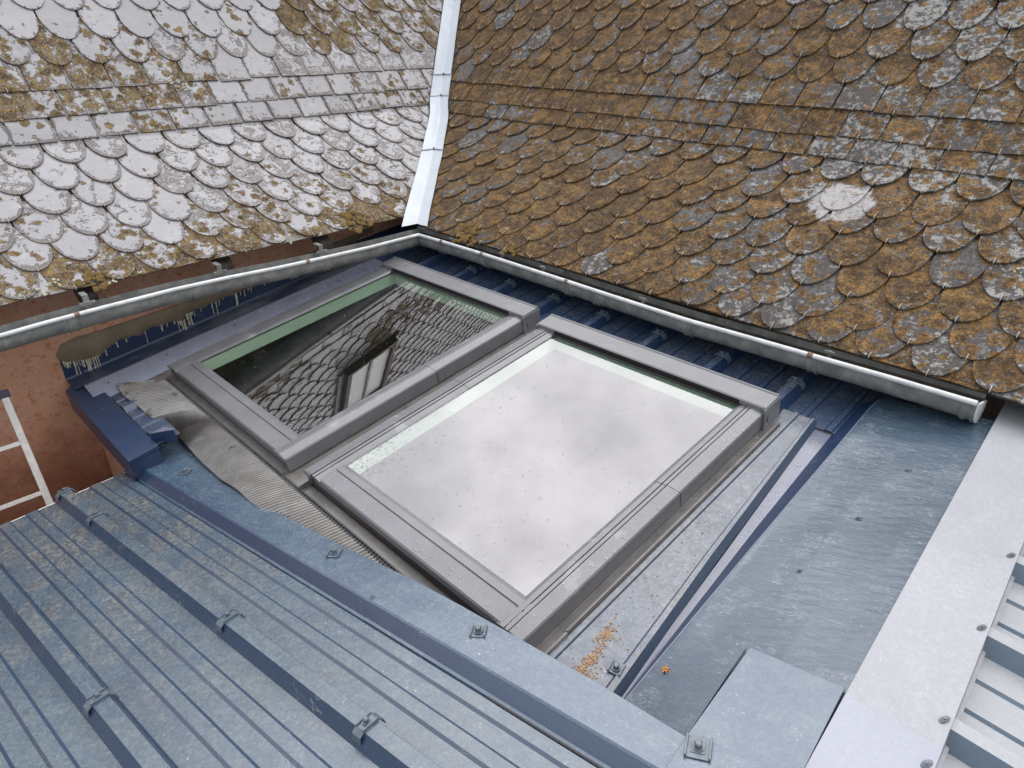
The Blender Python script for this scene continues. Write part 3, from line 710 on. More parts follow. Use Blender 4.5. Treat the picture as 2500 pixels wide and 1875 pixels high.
def plate_clip(parent, F, ax_, bx_, hx_, a, b, h, r=.03, rot=.5):
    mb = MB(); c_, s_ = cos(rot), sin(rot)
    G = lambda x, y, z: F(a + x * c_ - y * s_, b + x * s_ + y * c_, h + z)
    mb.boxf(G, (-r, -r, .001), (r, r, .004)); mb.boxf(G, (-r, -r, .004), (-r + .005, r, .010)); mb.boxf(G, (r - .005, -r, .004), (r, r, .010)); mb.boxf(G, (-r * .55, -r * .55, .004), (r * .55, r * .55, .006))
    c = part('washer_plate', mb, 'clip', parent, bevel=.001)
    mb = MB(); mb.hexbolt(F(a, b, h + .006), ax_, bx_, hx_, .0095, .012); part('bolt', mb, 'bolt', c)
def rivet(parent, o, x, y, z, r=.012, mat='clip', name='rivet'):
    mb = MB()
    for rr, h0_, h1_ in ((r, 0, .002), (r * .72, .002, .0045), (r * .40, .0045, .0075)):
        mb.loft([[o + z * h0_ + (x * cos(2 * pi * k / 14) + y * sin(2 * pi * k / 14)) * rr for k in range(14)], [o + z * h1_ + (x * cos(2 * pi * k / 14) + y * sin(2 * pi * k / 14)) * rr * .86 for k in range(14)]])
    part(name, mb, mat, parent)
FS = lambda a, b, h: SK(b, a, h)
for c, l in ((-1.03, .36), (-.68, .355), (-.33, .35), (.02, .345), (.37, .34), (.72, .335), (1.07, .325)): saddle_clip(ts, FS, SL, SX, SH, l, c, H0 + .044)
plate_clip(ts, lambda a, b, h: SK(a, b, h), SX, SL, SH, 1.325, -1.205, H0 + .015, .020, .2)

# ------------------------------------------------------------------ wall flashing on the left
tf = thing('wall_flashing', 'navy metal flashing against the orange wall, topped with smeared brown sealant', 'flashing', SK(-1.85, -.6, -.06))
mb = MB()
ln_ = [lerp(-1.76, .6, i / 40) for i in range(41)]
def up_top(y): return piece([(-1.76, -.20), (-1.45, -.12), (-1.2, -.10), (-.4, -.02), (.6, .10)], y)
rows = []
for l in ln_:
    b = SK(XW + .012, l, -.072); rows.append([Vector((XW + .006, b.y, up_top(b.y))), Vector((XW + .007, b.y, b.z + .012)), b])
mb.grid(rows); part('upstand', mb, 'flash_dark', tf, solid=.002)
mb = MB(); mb.grid([[SK(XW + .012, l, -.072), SK(-1.90, l, -.066 + .003 * frac_noise(l * 3, 0, 0)), SK(-1.775, l, -.048 + .004 * frac_noise(l * 2, 3, 0))] for l in ln_]); part('sole', mb, 'scuffed', tf, solid=.002)
ln2 = [lerp(-1.72, .14, i / 24) for i in range(25)]
mb = MB(); mb.grid([[SK(-1.775, l, -.046), SK(-1.745, l, -.040), SK(-1.60, l, -.062), SK(-1.575, l, -.070)] for l in ln2]); part('cover_strip', mb, 'lip', tf, solid=.002)
for l in (-1.30, -.90, -.52, -.2, -1.62): rivet(tf, SK(-1.70 + R.uniform(-.03, .03), l, -.046), SX, SL, SH, .006, 'bolt', 'screw')
# sealant band: ragged lower edge with cream runs
up_e = [(-1.735, -.185), (-1.70, -.135), (-1.631, -.118), (-1.444, -.108), (-1.243, -.092), (-.8, -.05), (-.2, .04), (.3, .12)]
lo_e = [(-1.735, -.215), (-1.70, -.240), (-1.60, -.255), (-1.568, -.255), (-1.52, -.235), (-1.428, -.200), (-1.309, -.195), (-1.22, -.170), (-1.10, -.176), (-1.067, -.186), (-1.047, -.150), (-.957, -.138), (-.779, -.105), (-.571, -.084), (-.377, -.045), (0, .02), (.3, .08)]
mb = MB(); rows = []; N = 260
for i in range(N):
    y = lerp(-1.735, .3, i / (N - 1)); a = piece(up_e, y); b = piece(lo_e, y) + .016 * frac_noise(y * 18, 0, 2) + .010 * frac_noise(y * 55, 0, 4)
    if i == 0: b = a - .01
    rows.append([Vector((XW + .003, y, a)), Vector((XW + .013, y, a - .006)), Vector((XW + .014 + .003 * frac_noise(y * 20, 1, 1), y, lerp(a, b, .5))), Vector((XW + .013, y, b + .006)), Vector((XW + .007, y, b))])
mb.grid(rows, True); part('sealant_band', mb, 'sealant', tf)
mb = MB()
for i in range(75):
    y = R.choice([R.uniform(-1.72, -1.50), R.uniform(-1.72, -1.5), R.uniform(-1.5, -.3), R.uniform(-1.12, -.95), R.uniform(-.9, -.5)])
    z = piece(lo_e, y) + .004; L_ = R.uniform(.012, .085) * (1 if R.random() < .6 else .45); r_ = R.uniform(.0018, .0042)
    mb.tube([Vector((XW + .0115, y, z)), Vector((XW + .0105, y + R.uniform(-.002, .002), z - L_ * .5)), Vector((XW + .0105, y + R.uniform(-.003, .003), z - L_))], [r_ * 1.3, r_ * .8, r_ * 1.1], 5)
tag(part('sealant_runs', mb, 'cream', tf), kind='stuff')

# ------------------------------------------------------------------ navy eave trim at the lower left
te = thing('eave_trim', 'short navy box trim capping the lower left end of the roof sheet', 'trim', SK(-1.4, -1.72, -.08))
mb = MB()
pl = [(-1.88, -1.655), (-.90, -1.655), (-.90, -1.795), (-1.80, -1.795)]
tri = lambda h: [SK(x, l, h) for x, l in ((-1.97, -1.665), (-.905, -1.658), (-.898, -1.795), (-1.83, -1.80))]
mb.prism(tri(-.078), SH * .020); part('top_plate', mb, 'flash_dark', te, bevel=.002)
mb = MB(); mb.prism([SK(-1.83, -1.80, -.079), SK(-.898, -1.796, -.079), SK(-.898, -1.796, -.079) + Vector((0, 0, -.085)), SK(-1.83, -1.80, -.079) + Vector((0, 0, -.085))], Vector((0, .004, 0))); part('front_plate', mb, 'flash_dark', te)
mb = MB(); mb.prism([SK(-.898, -1.79, -.079), SK(-.898, -1.665, -.079), SK(-.898, -1.665, -.15), SK(-.898, -1.79, -.16)], Vector((-.004, 0, 0))); part('end_plate', mb, 'flash_dark', te)
mb = MB(); mb.prism([SK(-.965, -1.66, -.085), SK(-.900, -1.575, -.085), SK(-.900, -1.575, -.02), SK(-.965, -1.66, -.02)], SL * -.004); part('turn_up', mb, 'flash_dark', te)

# ------------------------------------------------------------------ roof windows
def roof_window(xg, Wd, lt, lb, label, split=-.57):
    root = thing('roof_window', label, 'roof window', SK(xg + Wd / 2, (lt + lb) / 2, -.06), 'pair of grey roof windows')
    x0, x1 = xg, xg + Wd; ml, mbm, mt = .105, .118, .125
    F = SK
    # curb (frame base)
    mb = MB()
    for a, b in (((x0 - ml + .012, lb - mbm + .012), (x0 - .007, lt + mt - .03)), ((x1 + .007, lb - mbm + .012), (x1 + ml - .012, lt + mt - .03)), ((x0 - .007, lb - mbm + .012), (x1 + .007, lb - .007)), ((x0 - .007, lt + .007), (x1 + .007, lt + mt - .03))):
        mb.boxf(F, (a[0], a[1], -.085), (b[0], b[1], -.008))
    part('curb', mb, 'alu_dark', root, bevel=.002)
    # side covers, each in two lapped lengths
    for sgn, xe in ((-1, x0), (1, x1)):
        for (la, lb_, dz) in ((lb - mbm - .004, split + .004, 0.), (split, lt + .03, .0018)):
            mb = MB()
            pf = [(ml, -.058), (ml, .004), (ml - .004, .010), (.056, .0145), (.052, .0145), (.0505, .004), (.0475, .004), (.046, .0115), (.034, .0112), (.0325, .003), (.0295, .003), (.028, .0095), (.010, .008), (-.004, .003), (-.004, -.004), (ml - .012, -.004), (ml - .012, -.058)]
            if sgn > 0: pf = pf[::-1]
            A = [F(xe + sgn * u, la, h + dz) for u, h in pf]; B = [F(xe + sgn * u, lb_, h + dz) for u, h in pf]
            mb.loft([A, B]); part('side_cover', mb, 'alu', root)
        mb = MB(); mb.boxf(F, (min(xe + sgn * .0545, xe + sgn * (ml + .0005)), lb - mbm - .010, -.010), (max(xe + sgn * .0545, xe + sgn * (ml + .0005)), lb - mbm - .0045, .0135)); part('cover_end', mb, 'alu', root, bevel=.003)
    # bottom cover with its step and drip nose
    mb = MB()
    pf = [(lb + .004, .002), (lb - .012, .0075), (lb - .038, .0085), (lb - .040, .003), (lb - .044, .003), (lb - .046, .0085), (lb - mbm + .006, .0065), (lb - mbm, .001), (lb - mbm, -.030), (lb - mbm + .008, -.032), (lb - mbm + .008, -.006), (lb + .004, -.006)]
    mb.loft([[F(x0 - .053 if True else 0, l, h) for l, h in pf], [F(x1 + .053, l, h) for l, h in pf]]); part('bottom_cover', mb, 'alu', root)
    mb = MB(); mb.boxf(F, (x0 - ml + .006, lb - mbm + .006, -.085), (x1 + ml - .006, lb - mbm + .0115, -.033)); part('drip_skirt', mb, 'alu_dark', root)
    # top hood
    mb = MB()
    pf = [(lt - .004, .012), (lt - .002, .030), (lt + .004, .034), (lt + .092, .036), (lt + .098, .041), (lt + .104, .041), (lt + .108, .034), (lt + .108, -.060), (lt + .098, -.060), (lt + .098, .012)]
    mb.loft([[F(x0 - ml - .004, l, h) for l, h in pf], [F(x1 + ml + .004, l, h) for l, h in pf]]); part('hood', mb, 'alu', root, bevel=.0012)
    mb = MB(); mb.boxf(F, (x0 + .002, lt - .020, .0055), (x1 - .002, lt - .004, .010)); mb.boxf(F, (x0 + .002, lt - .004, .006), (x1 - .002, lt + .02, .030)); part('hood_joint_strip', mb, 'black', root)  # black strip in the joint between hood and glass
    for sgn, xe in ((1, x1 + ml), (-1, x0 - ml)):
        mb = MB(); mb.boxf(F, (min(xe, xe + sgn * .008), lt - .010, -.070), (max(xe, xe + sgn * .008), lt + .112, .028))
        mb.boxf(F, (min(xe, xe + sgn * .010), lt - .014, -.078), (max(xe, xe + sgn * .010), lt - .0105, .022))
        c = part('end_bracket', mb, 'alu', root, bevel=.0015)
        mb = MB(); xx = xe + sgn * .009
        mb.tube([F(xx, lt + .022, -.012), F(xx, lt + .012, -.014), F(xx, lt + .012, -.034), F(xx, lt + .022, -.036)], .002, 5); part('catch', mb, 'alu_dark', c)
    # glazing
    mb = MB(); mb.boxf(F, (x0 - .001, lb - .001, -.0035), (x1 + .001, lt + .001, .0012)); 
    mb.f = [f for i, f in enumerate(mb.f) if i == 1]; mb.smooth = [False]; mb.mi = [0]
    part('pane', mb, 'glass', root)
    # inner reveal, and a box coloured near-black for the unlit room below
    mb = MB(); g = .006
    mb.boxf(F, (x0 - g, lb, -.075), (x0, lt, -.010)); mb.boxf(F, (x1, lb, -.075), (x1 + g, lt, -.010)); mb.boxf(F, (x0, lt, -.085), (x1, lt + g, -.010)); mb.boxf(F, (x0, lb - g, -.075), (x1, lb, -.010)); part('reveal', mb, 'reveal', root)
    mb = MB(); B = 1.6
    q = [F(x0 - .02, lb - .02, -.09), F(x1 + .02, lb - .02, -.09), F(x1 + .02, lt + .02, -.09), F(x0 - .02, lt + .02, -.09)]; dn = [p - SH * B for p in q]
    for i in range(4): mb.quad(q[i], q[(i + 1) % 4], dn[(i + 1) % 4], dn[i])
    mb.quad(*dn); part('unlit_room_box', mb, 'shaft', root)
    return root
wA = roof_window(-1.364, 1.032, .016, -1.2435, 'grey framed roof window mirroring the slate slope, beside the navy wall flashing')
wB = roof_window(0., 1.0, 0., -1.226, 'larger looking grey framed roof window mirroring white sky, nearest the camera')

# flashing gutters beside the windows
for xa, xb, l0, l1, lab in ((1.096, 1.146, .05, -1.21, 'grey-brown gutter channel along the right side of the sky-mirroring window'), (1.096, 1.150, -1.214, -1.42, 'short lower end piece of the gutter channel right of the big window'), (-.246, -.090, .12, -1.40, 'grey gutter channel in the gap between the two roof windows')):
    tg = thing('flashing_channel', lab, 'flashing', SK((xa + xb) / 2, (l0 + l1) / 2, -.07), 'side channels of the roof windows')
    mb = MB()
    if xa > 0: pf = [(xa - .004, -.040), (xa - .003, -.062), (xa + .014, -.064), (xb - .006, -.062), (xb - .003, -.046), (xb + .001, -.046), (xb + .004, -.066)]
    else: pf = [(xa + .008, -.04), (xa + .010, -.066), (xa + .05, -.068), (xb - .05, -.068), (xb - .006, -.066), (xb - .004, -.04)]
    mb.grid([[SK(x, lerp(l0, l1, i / 12), h + (.001 * frac_noise(i * .8, x * 9, 1))) for x, h in pf] for i in range(13)]); part('channel', mb, 'channel', tg, solid=.0018)
    mb = MB(); x_ = xb - .0035 if xa > 0 else xa + .03
    mb.tube([SK(x_, l0 - .01, -.0455 if xa > 0 else -.066), SK(x_, l1 + .005, -.0455 if xa > 0 else -.066)], .0022, 5); part('folded_edge', mb, 'channel', tg)

# pleated apron below the windows
ta = thing('lead_apron', 'pleated grey lead apron below both roof windows', 'flashing', SK(-.3, -1.5, -.07))
mb = MB(); mb.grid([[SK(x, l, h) for x in (-1.50, -1.0, -.5, 0, .5, 1.10)] for l, h in ((-1.345, -.072), (-1.352, -.066), (-1.385, -.064), (-1.392, -.064))]); mb.quad(SK(-1.64, -1.10, -.076), SK(-1.45, -1.10, -.076), SK(-1.45, -1.50, -.076), SK(-1.64, -1.50, -.076)); part('back_strip', mb, 'channel', ta, solid=.0018)
mb = MB()
for l in (-1.395, -1.406):
    for i in range(150):
        x = -1.46 + i * .01725
        mb.tube([SK(x, l - .003, -.0625), SK(x + .006, l, -.057), SK(x + .012, l + .003, -.0625)], [.003, .0048, .003], 5)
tag(part('crimped_bead', mb, 'alu_dark', ta))
out_ = [(-1.62, SK(-1.655, -1.60, -.058)), (-1.45, SK(-1.50, -1.612, -.060)), (-1.30, SK(-1.33, -1.598, -.064)), (-1.15, SK(-1.16, -1.588, -.072)), (-.98, NR(-1.10, .112, .085)), (-.85, NR(-.90, .074, .072)), (-.66, NR(-.69, .038, .058)), (-.45, NR(-.456, .010, .052)), (-.30, NR(-.30, .000, .051)), (-.12, NR(-.12, -.02, .038)), (.1, SK(.1, -1.60, -.080)), (1.1, SK(1.1, -1.60, -.090))]
def outp(x):
    for (a, u), (b, v) in zip(out_, out_[1:]):
        if x <= b: return lerp(u, v, max(0, (x - a) / (b - a)))
    return out_[-1][1]
NX = 2600; rows = []; NPL = 150
prm = []
for i in range(NX):
    x = lerp(-1.60, 1.08, i / (NX - 1)); xi = lerp(-1.462, 1.08, i / (NX - 1)); prm.append((x, xi))
for j in range(17):
    q = j / 16; row = []
    for i, (x, xi) in enumerate(prm):
        p = lerp(SK(xi, -1.410, -.066), outp(x), q); sag = sin(q * pi) * .006
        cr_ = max(0, 1 - abs(x + 1.05) / .45)                       # crumpled where it was dressed over the corner
        phs = i / NX * NPL * pi + cr_ * .8 * frac_noise(x * 5, q * 2.5, 3) + .25 * frac_noise(x * 11, q * 1.5, 3)
        w_ = .0160 * (.75 + .25 * q) * (1 - .30 * cr_) * sin(phs) ** 2 + cr_ * .0045 * sin(pi * q) * frac_noise(x * 14, q * 3, 7) + .002 * frac_noise(x * 6, q * 2, 9)
        e = .004 * frac_noise(x * 7, 0, 5) * (q ** 3)
        row.append(p + SH * (w_ + sag) + SL * e)
    rows.append(row)
mb.v = []; mb = MB(); mb.grid(rows); part('pleated_sheet', mb, 'lead', ta)

# ------------------------------------------------------------------ near ribbed roof (lower left)
NRIB = [-.413 - .372 * k for k in range(6)]
NST = [-.290, -.187] + [c - .132 for c in NRIB] + [c - .235 for c in NRIB]
tn = thing('ribbed_roof', 'weathered blue-grey ribbed steel roof in the foreground, lower left', 'roof', NR(.3, -.8, 0))
mb = MB(); lo, hi = -2.6, -.10
kk = {lo, hi}
for c in NRIB:
    for q in (-.041, -.018, .022, .039): kk.add(round(c + q, 4))
for c in NST:
    for q in (-.0255, -.017, .017, .0255): kk.add(round(c + q, 4))
kk = sorted(k for k in kk if lo <= k <= hi)
def nh(b):
    for c in NRIB:
        q = b - c
        if -.018 <= q <= .022: return .042
        if -.041 < q < -.018: return .042 * (q + .041) / .023
        if .022 < q < .039: return .042 * (.039 - q) / .017
    for c in NST:
        if abs(b - c) <= .0171: return .006
    return 0.
rows = []
for i in range(60):
    a = lerp(-1.085, 2.0, i / 59)
    rows.append([NR(a, b, nh(b) + .0018 * frac_noise(a * 3, b * 6, 2)) for b in kk])
mb.grid(rows); part('sheet', mb, 'sheet_near', tn, bevel=0, solid=.0012)
mb = MB()
for c in NRIB[:4]: mb.grid([[NR(a, c + .0375, .003), NR(a, c + .0395, .0045), NR(a, c + .043, .0015)] for a in (-1.08, 0, 2.0)])
part('lap_edge', mb, 'sheet_near', tn)
FN = NR
for a, b in ((-1.057, NRIB[0]), (-.699, NRIB[0]), (.364, NRIB[0]), (1.035, NRIB[0]), (.358, NRIB[1]), (1.035, NRIB[1]), (-.699, NRIB[1])): saddle_clip(tn, FN, d2, e2, n2, a, b + .002, .044)
td = thing('drip_edge', 'thin white edging board along the left end of the foreground roof', 'edging', NR(-1.09, -.5, -.03))
mb = MB(); mb.boxf(NR, (-1.112, -2.6, -.06), (-1.080, -.10, -.006)); part('board', mb, 'white', td, bevel=.003)

# dark-sided flashing along the top of the foreground roof
tr_ = thing('verge_flashing', 'long pale blue angle flashing with dark front side, below the pleated apron', 'flashing', NR(.3, -.05, .04))
def e1b(a): return piece([(-1.104, .112), (-1.09, .34), (-.86, .30), (-.72, .12), (-.58, .045), (-.47, .010), (.268, .008), (.737, .021), (.943, .017), (1.435, .001), (1.68, -.016)], a)
for (a0, a1, dz, nm) in ((-1.104, .695, 0., 'sheet'), (.690, 1.672, .0015, 'sheet')):
    mb = MB(); rows = []
    for i in range(40):
        a = lerp(a0, a1, i / 39); fb = -.122 + (.012 * max(0, (-a - 1.0) / .104) if a < -1 else 0); wv = .0016 * frac_noise(a * 4, 0, 0)
        rows.append([NR(a, -.160, .0035 + dz), NR(a, -.152, .007 + dz), NR(a, fb - .003, .043 + dz), NR(a, fb + .003, .0465 + dz), NR(a, lerp(fb, e1b(a), .4), .0465 + wv + dz), NR(a, lerp(fb, e1b(a), .75), .0465 - wv + dz), NR(a, e1b(a) - .003, .0465 + dz), NR(a, e1b(a), .043 + dz), NR(a, e1b(a) + .004, -.16 if a > .2 else .02)])
    mb.grid(rows); part(nm, mb, 'flash', tr_, bevel=0)
mb = MB(); mb.prism([NR(-1.1035, -.158, .0), NR(-1.1035, -.112, .043), NR(-1.1035, .104, .043), NR(-1.1035, .104, 0)], d2 * -.002); part('end_face', mb, 'flash_dark', tr_)
for a in (-.705, .389, 1.056): plate_clip(tr_, NR, d2, e2, n2, a, -.036, .047, .022, .55)
rivet(tr_, NR(.68, -.107, .0475), d2, e2, n2, .009)
mb = MB(); mb.boxf(NR, (1.195, -.166, .0005), (1.66, -.1605, .0075)); part('gap_shadow_strip', mb, 'black', tr_)  # black strip painted in for the shadow along the flashing foot

# corner cover plate where the foreground flashing meets the pale capping
tp_ = thing('corner_plate', 'pale grey-blue corner plate with one bolted washer, bottom right beside the capping', 'flashing', NR(1.78, 0, .05))
pg = [(1.671, -.021), (1.678, .306), (1.904, .303), (1.902, .055), (1.885, -.7), (1.66, -.7), (1.672, -.108)]
mb = MB(); mb.prism([NR(a, b, .046) for a, b in pg], n2 * .006); mb.boxf(NR, (1.668, -.012, .01), (1.6705, .30, .051)); part('plate', mb, 'flash', tp_, bevel=.0015)
plate_clip(tp_, NR, d2, e2, n2, 1.695 + .012, -.033, .052, .028, .35)

# ------------------------------------------------------------------ wide flashing right of the window and its wet tray
P0 = Vector((1.863, -1.265, -.014)); P1 = Vector((1.766, .45, .098)); ca = (P1 - P0).normalized()
def capL(y): t_ = (y - P0.y) / (P1.y - P0.y); return lerp(P0, P1, t_)
tz = thing('side_flashing', 'wide blue flashing sheet streaked with drizzle, between big window and pale capping', 'flashing', SK(1.6, -.4, -.03))
xL = [(-1.5, 1.405), (-1.227, 1.374), (-.617, 1.322), (.153, 1.254), (.19, 1.252)]; xR = [(-1.5, 1.406), (-1.229, 1.384), (-.466, 1.341), (.196, 1.314)]; xF = [(-1.5, 1.416), (-1.28, 1.412), (-.622, 1.396), (.275, 1.381), (.36, 1.381), (.40, 1.392)]
mb = MB(); rows = []
for i in range(40):
    l = lerp(-1.48, .19, i / 39); rows.append([SK(piece(xL, l) - .002, l, -.082), SK(piece(xL, l) + .008, l, -.0845), SK(lerp(piece(xL, l) + .008, piece(xR, l), .6), l, -.0835), SK(piece(xR, l) + .002, l, -.082)])
mb.grid(rows); part('wet_tray', mb, 'wet', tz)
mb = MB(); rows = []
for i in range(40):
    l = lerp(-1.48, .385, i / 39); rows.append([SK(piece(xR, l), l, -.083), SK(piece(xF, l) - .004, l, -.034), SK(piece(xF, l), l, -.030)])
mb.grid(rows); part('turned_edge', mb, 'flash_dark', tz)
mb = MB(); mb.tube([r_[2] + SH * .0008 for r_ in rows], .0014, 5); part('pale_fold', mb, 'lip', tz)  # thin pale line along the fold
mb = MB(); rows = []
for i in range(50):
    l = lerp(-1.48, .40, i / 49); a = SK(piece(xF, l), l, -.030); b = capL(a.y) + Vector((.02, 0, -.008))
    row = [a]
    for q in (.04, .2, .4, .6, .8, 1.):
        row.append(lerp(a, b, q) + Vector((0, 0, .0025 * frac_noise(q * 3, l * 2.4, 4) * (1 if q < .9 else 0) )))
    rows.append(row)
mb.grid(rows); part('sheet', mb, 'flash_wide', tz, solid=.0015)
xz = Vector((.9, 0, .35)).normalized()
for l, q in ((-.045, .62), (-.36, .52), (-.66, .40)):
    a = SK(piece(xF, l), l, -.030); b = capL(a.y); p_ = lerp(a, b, q) + Vector((0, 0, -.007)); nn = (b - a).cross(Vector((0, -1, -.15))).normalized(); nn = nn if nn.z > 0 else -nn
    rivet(tz, p_ + nn * .001, (b - a).normalized(), nn.cross((b - a).normalized()), nn, .011, 'flash_wide')

# ------------------------------------------------------------------ pale capping and the right-hand ribbed roof
tc_ = thing('ridge_capping', 'wide pale lavender-grey metal capping strip with screws along its right edge', 'capping', capL(-.4))
R0, R1 = Vector((2.051, -1.077, -.012)), Vector((2.003, -.22, .044))
def capR(y): return lerp(R0, R1, (y - R0.y) / (R1.y - R0.y))
cn = (R0 - P0).cross(ca).normalized(); cn = cn if cn.z > 0 else -cn
for (ya, yb, dz, mt_) in ((-1.05, .62, 0., 'cap'), (-2.3, -1.045, .003, 'cap2')):
    mb = MB(); rows = []
    for i in range(30):
        y = lerp(ya, yb, i / 29); a, b = capL(y), capR(y + .02); ww = .0015 * frac_noise(y * 5, 0, 0)
        up_ = cn * dz
        rows.append([a + up_ + cn * -.010, a + up_, lerp(a, b, .35) + up_ + cn * ww, lerp(a, b, .7) + up_ - cn * ww, b + up_, b + up_ + Vector((.004, 0, -.048)), b + up_ + Vector((.012, 0, -.050))])
    mb.grid(rows); part('capping_sheet', mb, mt_, tc_, solid=.0015)
cx_ = (R0 - P0).normalized(); cy_ = ca
for y in (-.292, -.613, -.937, -1.069, -1.6, .02):
    p_ = capR(y) - cx_ * .020 + cn * (.0015 if y > -1.05 else .0045); rivet(tc_, p_, cx_, cy_, cn, .0125, 'bolt', 'screw')
to = thing('ribbed_roof', 'pale ribbed steel roof falling away right of the capping', 'roof', (2.4, -.5, -.1))
mb = MB(); mb2 = MB()
RB = [-.292 + .3225, -.292, -.6135, -.937, -1.262, -1.585]
sl3 = -.10
def rr_pt(y, x, h): b = capR(y); return Vector((b.x + x, b.y + x * .06, b.z - .060 + sl3 * x + h))
def prof_r():
    out = []; yy = .60
    for c in RB:
        out += [(c + .030, 0.), (c + .017, .050), (c - .017, .050), (c - .034, 0.)]
        for s_ in (-.11, -.21): out += [(c + s_ + .016, 0.), (c + s_ + .012, .008), (c + s_ - .012, .008), (c + s_ - .018, 0.)]
    return out
pr_ = prof_r()
mb.grid([[rr_pt(y, x, h) for y, h in pr_] for x in (-.02, .3, 1.2, 2.6)])
for k in range(len(pr_) - 1): pass
nq = len(pr_) - 1
mb.mi = [(1 if (k % nq) % 12 in (0, 2, 4, 6, 8, 10) else 0) for k in range(len(mb.f))]
part('sheet', mb, ['pan_r', 'rib_r'], to)
tag(to, group=None)

# ------------------------------------------------------------------ ladder between wall and foreground roof
tl = thing('ladder', 'aluminium ladder leaning in the gap before the orange wall, lower left', 'ladder', (-1.5, -2.2, -2))
top, bot = Vector((-1.80, -2.003, -.243)), Vector((-1.52, -2.012, -.75)); dl = (bot - top).normalized(); end = bot + dl * 2.2
side = Vector((0, 1, 0)); fn_ = dl.cross(side).normalized()
def LF(a, b, c): return top + dl * a + side * b + fn_ * c
for b0 in (-.045, -.52):
    mb = MB(); mb.boxf(LF, (0, b0 + .006, -.010), ((end - top).length, b0 + .039, .010)); st = part('stile', mb, 'ladder', tl, bevel=.003)
    mb = MB(); mb.boxf(LF, (-.022, b0 - .002, -.014), (.018, b0 + .047, .014)); part('end_cap', mb, 'navy_cap', st, bevel=.004)
ll = (bot - top).length
for a in [ll * .43, ll * .43 + .265, ll * .43 + .53, ll * .43 + .80, ll * .43 + 1.06, ll * .43 + 1.33]:
    mb = MB(); mb.boxf(LF, (a - .011, -.481, -.012), (a + .011, -.039, .012)); part('rung', mb, 'ladder', tl, bevel=.002)

# ------------------------------------------------------------------ small debris
mb = MB()
def chip(mb, p, r, nn, x, y):
    n = 5; a0 = R.random() * 6; rs = [r * R.uniform(.5, 1.3) for _ in range(n)]
    mb.loft([[p + (x * cos(a0 + 2 * pi * k / n) + y * sin(a0 + 2 * pi * k / n)) * rs[k] for k in range(n)], [p + nn * r * R.uniform(.4, .9) + (x * cos(a0 + 2 * pi * k / n) + y * sin(a0 + 2 * pi * k / n)) * rs[k] * .6 for k in range(n)]])
for i in range(1100):
    u = R.random(); 
    if u < .6: x, l = 1.266 + R.gauss(0, .020), -1.325 + R.gauss(0, .038)
    elif u < .8: x, l = 1.250 + R.gauss(0, .008), -1.23 + R.gauss(0, .03)
    elif u < .93: x, l = 1.232 + R.gauss(0, .010), -1.14 + R.gauss(0, .022)
    else: x, l = R.uniform(1.17, 1.32), R.uniform(-1.4, -.5)
    if l < -1.43 or x > piece(sorted(lx), l) - .004 or x < 1.16: continue
    chip(mb, SK(x, l, H0 + .0125), R.uniform(.0016, .0042), SH, SX, SL)
o = part('rust_crumbs', mb, 'rust_crumb' if 'rust_crumb' in M else 'orange', None, SK(1.25, -1.25, H0)); tag(o, 'heap of orange rust crumbs on the sheet beside the flashing', 'debris', kind='stuff')
M['crumb'] = plain('rust_crumb', (.40, .265, .16), .9, .35, 120); o.data.materials[0] = M['crumb']
mb = MB()
l = -1.15; a = SK(piece(xF, l), l, -.030); b = capL(a.y); p_ = lerp(a, b, .085) + Vector((0, 0, .002))
for k in range(7):
    an = k * 2 * pi / 7 + .2; q = Vector((cos(an), sin(an), .25)); mb.tube([p_ + Vector((0, 0, .004)), p_ + q * .007, p_ + q * .013 + Vector((0, 0, -.002))], [.0022, .0024, .001], 5)
mb.tube([p_, p_ + Vector((0, 0, .009))], [.006, .002], 7)
tag(part('seed_husk', mb, 'orange', None, p_), 'small orange star-shaped seed husk on the wide blue flashing', 'seed husk')

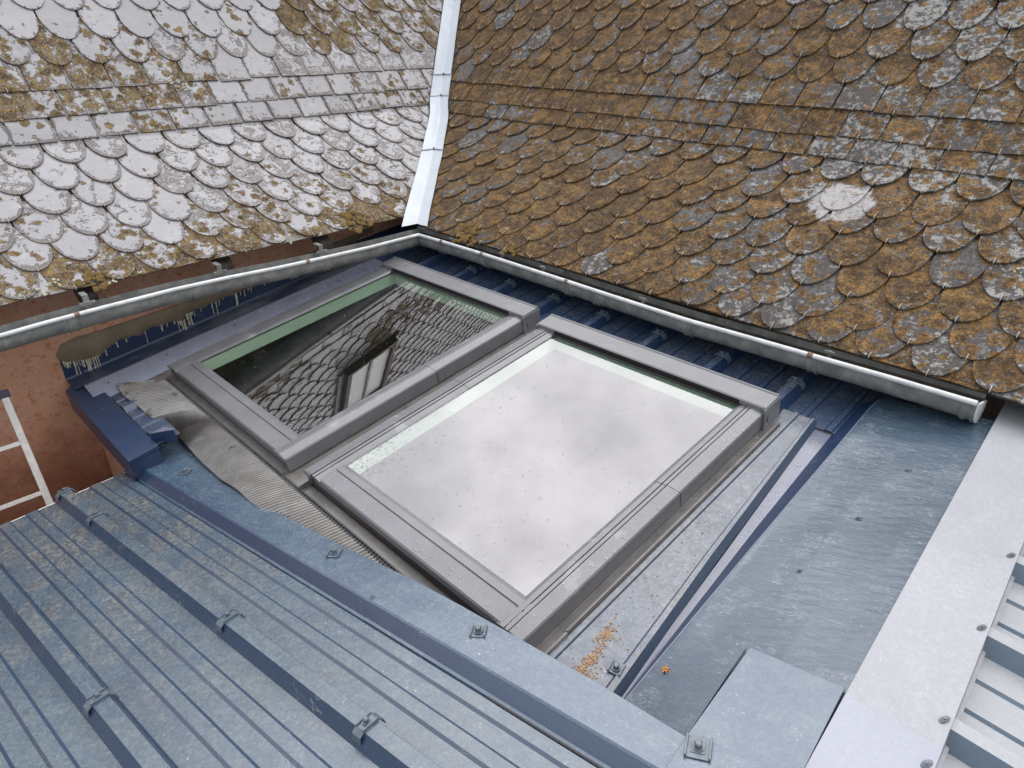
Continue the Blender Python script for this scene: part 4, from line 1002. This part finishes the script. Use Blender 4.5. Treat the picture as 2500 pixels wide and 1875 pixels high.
# ------------------------------------------------------------------ rain drops
def drop(mb, p, r, nn, x, y, hgt=.42):
    n = 8; e = R.uniform(.75, 1.15); rings = []
    for rr, hh in ((1, 0), (.86, .55), (.5, .9)):
        rings.append([p + (x * cos(2 * pi * k / n) + y * sin(2 * pi * k / n) * e) * r * rr + nn * r * hgt * hh for k in range(n)])
    mb.loft(rings, True, False, True); mb.add(rings[-1] + [p + nn * r * hgt], [(k, (k + 1) % n, n) for k in range(n)], True)
mb = MB()
for i in range(1300):                                            # on the big pane
    x, l = R.random(), -R.random() * 1.226
    r = min(.0075, .0017 * math.exp(R.gauss(0, .5)))
    if l > -.5 and R.random() < .5: continue
    if mnoise.noise(Vector((x * 4, l * 4, 1))) < -.25 and R.random() < .7: continue
    drop(mb, SK(x, l, .0013), r, SH, SX, SL)
for i in range(500):
    x, l = abs(R.gauss(0, .09)), -1.226 + abs(R.gauss(0, .20))
    if x < .98: drop(mb, SK(x, l, .0013), min(.008, .003 * math.exp(R.gauss(0, .4))), SH, SX, SL)
for i in range(1300):                                            # on the smaller pane
    x, l = -1.364 + R.random() * 1.032, -1.2435 + R.random() * 1.25
    drop(mb, SK(x, l, .0013), min(.005, .0016 * math.exp(R.gauss(0, .5))), SH, SX, SL)
tag(part('rain_drops', mb, 'water', None, SK(0, -.6, 0)), 'scattered rain drops lying on both panes of glass', 'rain drops', kind='stuff')
mb = MB()
for i in range(330):                                             # in the tray
    l = R.uniform(-1.40, .17); a_, b_ = piece(xL, l) + .010, piece(xR, l) - .002
    if b_ - a_ < .004: continue
    x = lerp(a_, b_, R.random()); r = min((b_ - a_) * .3, .0026 * math.exp(R.gauss(0, .6)))
    drop(mb, SK(x, l, -.0838), r, SH, SX, SL)
for i in range(520):                                             # on the frames of the big window and the channel
    side_ = R.random()
    if side_ < .35: x, l, h = 1 + R.uniform(.058, .100), R.uniform(-1.33, 0), .0142
    elif side_ < .55: x, l, h = R.uniform(-.04, 1.04), -1.226 - R.uniform(.05, .108), .0082
    elif side_ < .75: x, l, h = -R.uniform(.058, .098), R.uniform(-1.33, 0), .0142
    else: x, l, h = R.uniform(1.103, 1.138), R.uniform(-1.4, .02), -.0625
    drop(mb, SK(x, l, h), min(.009, .0035 * math.exp(R.gauss(0, .45))), SH, SX, SL, .3)
tag(part('rain_drops', mb, 'water', None, SK(1.1, -.6, 0)), 'large rain drops on the window frames, the side channel and the narrow wet tray', 'rain drops', kind='stuff')
